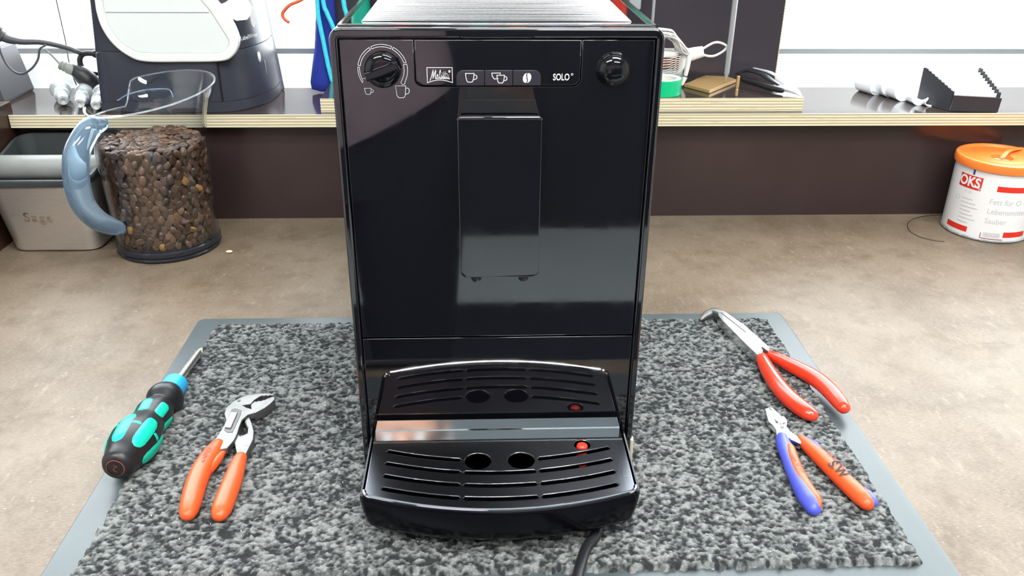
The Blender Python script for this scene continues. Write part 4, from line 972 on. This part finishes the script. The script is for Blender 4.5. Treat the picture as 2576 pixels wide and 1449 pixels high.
# --- net bag
nb = thing('net_bag', (.245, .625, .1592), 'white net bag with plastic tag and loop holding brown pieces', 'net bag')
finish('brown_piece', box(.205, .2600, .612, .645, .1795, .1935, .004, 3), 'net_brown', nb)
finish('grey_piece', box(.205, .2595, .610, .647, .1615, .1790, .004, 3), 'net_grey', nb)
finish('pale_piece', box(.205, .2520, .614, .643, .1937, .2030, .004, 3), 'net_white', nb)
lines = []
for i in range(14):
    f = i/13; z0 = .1610+.0440*f; yb = .606 if 0 < i < 13 else .62
    for dz in (-1, 1):
        lines.append(spline([(.206, yb-.001, z0+.006*dz), (.232, yb-.003*math.sin(PI*f), z0), (.252, yb+.001, .199+(z0-.199)*.72+.003*dz), (.2635, .609, .1995+(z0-.199)*.12)], 4))
finish('netting', merge(*[tube(L, .00030, 5, dome=False) for L in lines]), 'net_white', nb, 60)
rn = random.Random(5); strands = []
for k in range(26):
    a_ = rn.uniform(0, 2*PI); q = rn.uniform(.35, 1); pts = []
    for (x, y, z), r in zip([(.2200, .612, .2290), (.2313, .610, .2270), (.2392, .609, .2245), (.2450, .609, .2180), (.2518, .609, .2100), (.2635, .609, .2005)], [.0045, .0062, .0066, .0062, .0074, .0035]):
        w_ = a_+rn.uniform(-.5, .5); pts.append((x+r*q*.5*math.cos(w_), y-r*q*math.cos(w_), z+r*q*math.sin(w_)))
    strands.append(tube(spline(pts, 4), .00085, 5, dome=False))
finish('gathered_net', merge(*strands), 'net_white', nb, 60)
finish('net_tail', tube(spline([(.2640, .608, .1970), (.2622, .606, .1830), (.2600, .604, .1720), (.2570, .602, .1630)], 6), [.0055, .0050, .0040, .0022], 10, flat=.6), 'net_white', nb, 60)
finish('tag', tube([(.2620, .610, .1992), (.2635, .610, .1995), (.2650, .610, .1999), (.2700, .610, .2012), (.2760, .610, .2026), (.2825, .610, .2042)], [.0098, .0098, .0086, .0084, .0078, .0070], 16, flat=.55, up=(0, 1, 0), dome=False), 'white_plastic', nb, 35)
finish('loop', tube(spline([(.2815, .610, .2075), (.2924, .610, .2140), (.3000, .610, .2158), (.3080, .609, .2138), (.3125, .609, .2100), (.3085, .609, .2045), (.2994, .610, .1990), (.2916, .610, .1980), (.2825, .610, .1998)], 5), .0016, 10), 'white_plastic', nb, 60)
# --- tape roll
tr_ = thing('tape_roll', (.2225, .5680, .1592), 'green adhesive tape roll beside the coffee machine', 'tape')
finish('tape', lathe([(.0195, .1594), (.0245, .1594), (.0248, .1600), (.0248, .1783), (.0245, .1790), (.0195, .1790)], 48, Matrix.Translation((.2225, .5680, 0)), False), 'tape_green', tr_, 35)
finish('core', lathe([(.0195, .1594), (.0195, .1792), (.0238, .1793), (.0182, .1796), (.0176, .1790), (.0176, .1594)], 48, Matrix.Translation((.2225, .5680, 0)), False), 'tape_core', tr_, 35)
# --- brass plate, pin
br = thing('brass_plate', (.30, .61, .1592), 'flat brass plate with engraved lines under the rod tip', 'plate')
BPL = [(0.2595, 0.6022), (0.2839, 0.5635), (0.3363, 0.6282), (0.3288, 0.6450), (0.315, 0.6500), (0.3006, 0.6530), (0.2871, 0.6383), (0.2691, 0.6116)]
finish('plate', prism(BPL, .1596, .1640, .0005, 2), 'brass', br, 35)
for k in range(3):
    finish('engraving', text_mesh('- - - - - - - -' if k == 1 else '-- - -- - -', .0060, Matrix.Translation((.2950+.004*k, .6080-.004*k, .1643)) @ Matrix.Rotation(rad(50), 4, 'Z')), 'brass_print', br, 0)
bpn = finish('brass_pin', lathe([(.0012, .1595), (.0018, .1602), (.0018, .1680), (.0014, .1685), (.0014, .1705), (.0019, .1710), (.0019, .1845), (.0012, .1850)], 14, Matrix.Translation((.3150, .5500, 0))), 'brass', None, 35)
tag(bpn, 'small brass pin standing upright on the plywood base', 'pin')
# --- black brush with white tip
bb = thing('black_brush', (.37, .60, .1592), 'black flat tool with white plastic tip on the plywood base', 'brush')
finish('blade', tube(spline([(.3440, .6480, .1680), (.3560, .6450, .1720), (.3680, .6250, .1720), (.3740, .6000, .1690), (.3790, .5800, .1670)], 6), [.0040, .0060, .0062, .0050, .0038], 10, flat=.35), 'satin_black', bb, 60)
finish('shaft', tube(spline([(.3420, .6180, .1650), (.3540, .5960, .1650), (.3650, .5760, .1645), (.3770, .5620, .1640)], 6), [.0028, .0034, .0038, .0034], 10), 'satin_black', bb, 60)
finish('wrap', tube(spline([(.3640, .6420, .1760), (.3800, .6240, .1740), (.3920, .6060, .1680)], 5), [.0030, .0050, .0030], 10, flat=.2), 'net_grey', bb, 60)
finish('white_tip', tube(spline([(.3760, .5680, .1665), (.3840, .5620, .1670), (.3920, .5540, .1650), (.3965, .5470, .1615)], 5), [.0040, .0068, .0055, .0020], 12, flat=.7), 'white_gloss', bb, 60)
# --- white curled plastic clips
def curl(x, y, r, a0, a1, wid, yaw, label, th=.0012):
    n_ = 14; inn, out = [], []
    M = Matrix.Translation((x, y, SZ+.0005+r)) @ Matrix.Rotation(rad(yaw), 4, 'Z')
    loops = []
    for k in range(n_+1):
        a = rad(a0+(a1-a0)*k/n_); f = 1+.12*k/n_
        c, s = math.cos(a), math.sin(a)
        loops.append([M @ Vector((r*f*c, -wid/2, r*f*s)), M @ Vector((r*f*c, wid/2, r*f*s)), M @ Vector(((r*f-th)*c, wid/2, (r*f-th)*s)), M @ Vector(((r*f-th)*c, -wid/2, (r*f-th)*s))])
    o = finish('plastic_clip', loft(loops), 'white_gloss', None, 50)
    tag(o, label, 'clip', 'curled white plastic clips on the shelf')
curl(.5290, .6420, .0160, 175, 330, .030, 20, 'curled white plastic clip furthest from the black rack')
curl(.5450, .6330, .0215, 190, 345, .034, 15, 'tall curled white plastic clip standing behind the others')
curl(.5520, .6080, .0160, 180, 370, .030, 10, 'curled white plastic clip in the middle of the cluster')
curl(.5660, .6180, .0170, 200, 395, .028, 25, 'curled white plastic clip with its end folded over')
curl(.5640, .5830, .0115, 190, 350, .024, 5, 'low curled white plastic clip at the front of the cluster')
curl(.5740, .5760, .0090, 195, 350, .024, 12, 'small curled white plastic clip touching the black rack')
# --- black rack of white cards
rk = thing('card_rack', (.62, .56, SZ), 'black toothed rack filled with white cards on the shelf', 'rack')
FL, FRt, BL, BR = Vector((.5905, .5390, 0)), Vector((.6500, .5330, 0)), Vector((.5700, .5880, 0)), Vector((.6460, .5880, 0))
def at(p, z): return (p.x, p.y, z)
finish('rack_wall', loft([[at(FL, SZ+.0004), at(FRt, SZ+.0004), at(FRt+Vector((0, .003, 0)), SZ+.0004), at(FL+Vector((0, .003, 0)), SZ+.0004)], [at(FL+Vector((.002, 0, 0)), .1625), at(FRt+Vector((.001, 0, 0)), .1605), at(FRt+Vector((.001, .003, 0)), .1605), at(FL+Vector((.002, .003, 0)), .1625)]]), 'bin_black', rk, 20)
finish('floor_plate', loft([[at(FL, SZ+.0004), at(FRt, SZ+.0004), at(BR, SZ+.0004), at(BL, SZ+.0004)], [at(FL, SZ+.002), at(FRt, SZ+.002), at(BR, SZ+.002), at(BL, SZ+.002)]]), 'bin_black', rk, 0)
def toothed(P, Q, nT=9):
    prof = [(0, SZ+.0004)]
    for k in range(nT):
        z0 = .1640+.0225*k/nT; prof += [(k/nT, z0), (k/nT, z0+.0030), ((k+.55)/nT, z0+.0042)]
    prof += [(1, .1870), (1, SZ+.0004)]
    V = []; th = Vector((.0022, 0, 0))
    for f, z in prof: V.append(at(P.lerp(Q, f), z))
    N = len(V); V += [(x+.0022, y, z) for x, y, z in V]
    F = [tuple(range(N)), tuple(range(N, 2*N))[::-1]]+[(k, (k+1) % N, N+(k+1) % N, N+k) for k in range(N)]
    me = fromdata(V, F); bm = bmesh.new(); bm.from_mesh(me); bpy.data.meshes.remove(me); bmesh.ops.triangulate(bm, faces=[f for f in bm.faces if len(f.verts) > 4]); return frombm(bm)
finish('toothed_side', toothed(FL+Vector((0, .003, 0)), BL), 'bin_black', rk, 0)
finish('toothed_side', toothed(FRt+Vector((-.0022, .003, 0)), BR+Vector((-.0022, 0, 0))), 'bin_black', rk, 0)
for k in range(9):
    f = (k+.75)/9.3; a = FL.lerp(BL, f)+Vector((.003, .002, 0)); b = FRt.lerp(BR, f)+Vector((-.003, .002, 0)); zt = .1650+.0225*k/9
    o = finish('white_card', loft([[at(a, SZ+.0024), at(b, SZ+.0024), at(b+Vector((0, .0016, 0)), SZ+.0024), at(a+Vector((0, .0016, 0)), SZ+.0024)], [at(a, zt), at(b, zt), at(b+Vector((0, .0016, 0)), zt), at(a+Vector((0, .0016, 0)), zt)]]), 'paper', None, 0)
    tag(o, ('front', 'second', 'third', 'fourth', 'fifth', 'sixth', 'seventh', 'eighth', 'rear')[k]+'%s white card in the black toothed rack' % ('most' if k in (0, 8) else ' from the front'), 'card', 'white cards in the toothed rack')

# ================================================================== BEHIND THE CAMERA (seen only as reflections)
K('skin', (.50, .27, .18), .5); K('shirt_mauve', (.38, .29, .32), .85, var=.3, vscale=14); K('trousers_dark', (.018, .019, .026), .8); K('hair_dark', (.03, .02, .015), .6); K('shoe_black', (.02, .02, .02), .5); K('eye_white', (.8, .8, .8), .3)
K('reflection_dark', (.030, .036, .050), .6); K('cabinet_dark', (.030, .034, .042), .5); K('cabinet_metal', (.4, .4, .4), .35, 1.0)
for k in range(5):
    x0 = -1.88+.85*k
    c = thing('storage_cabinet', (x0+.42, -2.9, -.9), 'dark blue storage cabinet with two doors against the far wall', 'cabinet', 'cabinets along the far wall')
    finish('carcass', box(x0, x0+.84, -3.195, -2.72, -.8995, .70, .004), 'cabinet_dark', c)
    for j in (0, 1):
        d = finish('door', box(x0+.012+.410*j, x0+.418+.410*j, -2.719, -2.700, -.82, .68, .003), 'cabinet_dark', c)
        hx = x0+.39+.06*j
        finish('handle', tube(spline([(hx, -2.700, -.08), (hx, -2.672, -.07), (hx, -2.672, .05), (hx, -2.700, .06)], 4), .006, 8), 'cabinet_metal', d)
fmt = finish('dark_reflection_sheet', prism(rrect(-1.2, 1.6, -2.03, -1.15, .05), -.8998, -.885, .004, 2), 'reflection_dark')  # unseen dark sheet, added to darken what the machine's lower front mirrors
tag(fmt, 'dark blue sheet added on the floor to darken the machine reflection', 'dark sheet')
ps = thing('person', (-.27, -.95, -.9), 'person in mauve shirt mirrored in the black machine front', 'person')
def skin_mesh(V, E, root=0, lev=2):
    me = bpy.data.meshes.new('m'); me.from_pydata([v[0] for v in V], E, []); o = bpy.data.objects.new('m', me); COL.objects.link(o)
    m_ = o.modifiers.new('s', 'SKIN'); m_.use_smooth_shade = True
    for i, v in enumerate(V):
        d = me.skin_vertices[0].data[i]; r = v[1]; d.radius = r if isinstance(r, tuple) else (r, r); d.use_root = (i == root)
    s_ = o.modifiers.new('u', 'SUBSURF'); s_.levels = lev; s_.render_levels = lev
    out = bpy.data.meshes.new_from_object(o.evaluated_get(bpy.context.evaluated_depsgraph_get()))
    bpy.data.objects.remove(o); bpy.data.meshes.remove(me); out.materials.clear(); return out
V, E_ = [], []
def chain(start, pts):
    i = start
    for p, r in pts:
        V.append((p, r)); j = len(V)-1
        if i is not None: E_.append((i, j))
        i = j
    return i
pel = chain(None, [((-.27, -.96, .02), .115)])
chest = chain(pel, [((-.262, -.955, .14), .115), ((-.250, -.95, .27), .120), ((-.235, -.95, .39), .115)])
neck = chain(chest, [((-.215, -.945, .475), .075), ((-.200, -.930, .535), .052)])
head = chain(neck, [((-.186, -.915, .590), .062), ((-.172, -.905, .655), .080), ((-.163, -.905, .720), .082), ((-.158, -.910, .765), .060)])
for s, hpts in ((-1, [((-.405, -.95, .445), .058), ((-.425, -.89, .380), .046), ((-.410, -.82, .315), .040), ((-.300, -.765, .345), .034), ((-.195, -.725, .385), .024), ((-.155, -.710, .400), .026)]),
                (1, [((-.065, -.95, .435), .058), ((.000, -.90, .385), .046), ((.075, -.83, .325), .040), ((.090, -.775, .355), .034), ((.080, -.725, .390), .024), ((.065, -.710, .410), .026)])):
    w = chain(chest, hpts); b = Vector(hpts[-1][0])
    for k in range(4):
        o = Vector((s*-.004*k+(.018 if s < 0 else -.018), .010, .022-.014*k)); L = (.030, .034, .031, .025)[k]
        dirx = -s
        chain(w, [(tuple(b+o*.8), .010), (tuple(b+o+Vector((dirx*L*.5, .006, .002))), .0085), (tuple(b+o+Vector((dirx*L, .000, .002))), .0078), (tuple(b+o+Vector((dirx*(L+.014), -.010, .002))), .0070)])
    chain(w, [(tuple(b+Vector((-s*.002, .020, .020))), .011), (tuple(b+Vector((-s*.010, .028, .040))), .0095), (tuple(b+Vector((-s*.020, .026, .054))), .0080)])
for s in (-1, 1):
    hx = -.27+s*.090
    chain(pel, [((hx, -.965, -.06), .088), ((hx+s*.008, -.955, -.25), .074), ((hx+s*.010, -.950, -.45), .055), ((hx+s*.010, -.97, -.65), .050), ((hx+s*.012, -.985, -.84), .036), ((hx+s*.02, -.92, -.868), .032), ((hx+s*.03, -.84, -.876), .024)])
finish('body', skin_mesh(V, E_, 0, 2), 'skin', ps, 180)
def ell(cx, cy, z, rx, ry, n=28, tilt=0): return [(cx+rx*math.cos(2*PI*k/n), cy+ry*math.sin(2*PI*k/n)*(1 if math.sin(2*PI*k/n) < 0 else 1.05), z+tilt*math.cos(2*PI*k/n)) for k in range(n)]
torso = loft([ell(-.280, -.945, .003, .222, .150, tilt=.083), ell(-.278, -.945, .045, .220, .150, tilt=.075), ell(-.270, -.95, .17, .200, .140, tilt=.03), ell(-.258, -.95, .28, .188, .132), ell(-.240, -.95, .38, .192, .122), ell(-.232, -.95, .44, .178, .105), ell(-.222, -.948, .485, .120, .090), ell(-.210, -.94, .515, .070, .068)], False, False)
finish('waistband', loft([ell(-.272, -.952, -.08, .185, .125), ell(-.272, -.952, .05, .178, .125), ell(-.270, -.952, .20, .168, .122)], False, False), 'trousers_dark', ps, 180)
sl = [tube([(-.385, -.95, .43), (-.418, -.920, .405), (-.428, -.885, .370)], [.078, .070, .066], 16, dome=False), tube([(-.085, -.95, .425), (-.030, -.925, .400), (.010, -.890, .370)], [.078, .070, .066], 16, dome=False)]
finish('shirt', merge(torso, *sl), 'shirt_mauve', ps, 180)
for s in (-1, 1):
    hx = -.262+s*.105
    finish('trouser_leg', tube(spline([(-.27+s*.070, -.96, .04), (hx, -.962, -.06), (hx+s*.008, -.952, -.25), (hx+s*.010, -.948, -.45), (hx+s*.010, -.965, -.65), (hx+s*.012, -.98, -.84)], 4), [.130, .115, .098, .080, .074, .068], 18, dome=False), 'trousers_dark', ps, 180)
    finish('shoe', loft([[(hx+s*.02+r*math.cos(2*PI*k/16)*.045, -.925+r*math.sin(2*PI*k/16)*.13, z) for k in range(16)] for z, r in ((-.8995, .95), (-.89, 1.0), (-.865, .95), (-.845, .70), (-.835, .40))]), 'shoe_black', ps, 60)
    e = lathe([(.0001, -.011), (.008, -.008), (.011, 0), (.008, .008), (.0001, .011)], 12, Matrix.Translation((-.164+s*.031, -.832, .682)))
    finish('eye', e, 'eye_white', ps, 180)
    finish('ear', lathe([(.0001, -.028), (.014, -.020), (.020, 0), (.014, .016), (.0001, .022)], 10, Matrix.Translation((-.166+s*.082, -.915, .672)) @ Matrix.Diagonal((.4, .8, 1, 1))), 'skin', ps, 180)
finish('nose', tube([(-.166, -.826, .690), (-.166, -.812, .665), (-.167, -.812, .652)], [.008, .012, .014], 8), 'skin', ps, 180)
finish('mouth', tube([(-.190, -.836, .622), (-.168, -.826, .620), (-.146, -.836, .622)], [.003, .006, .003], 8), 'drv_red', ps, 180)
hair = [(max(.0001, .091*math.cos(rad(a))), .720+.092*math.sin(rad(a))) for a in range(-18, 91, 9)]
finish('hair', lathe(hair, 24, Matrix.Translation((-.160, -.915, 0)), False), 'hair_dark', ps, 180)
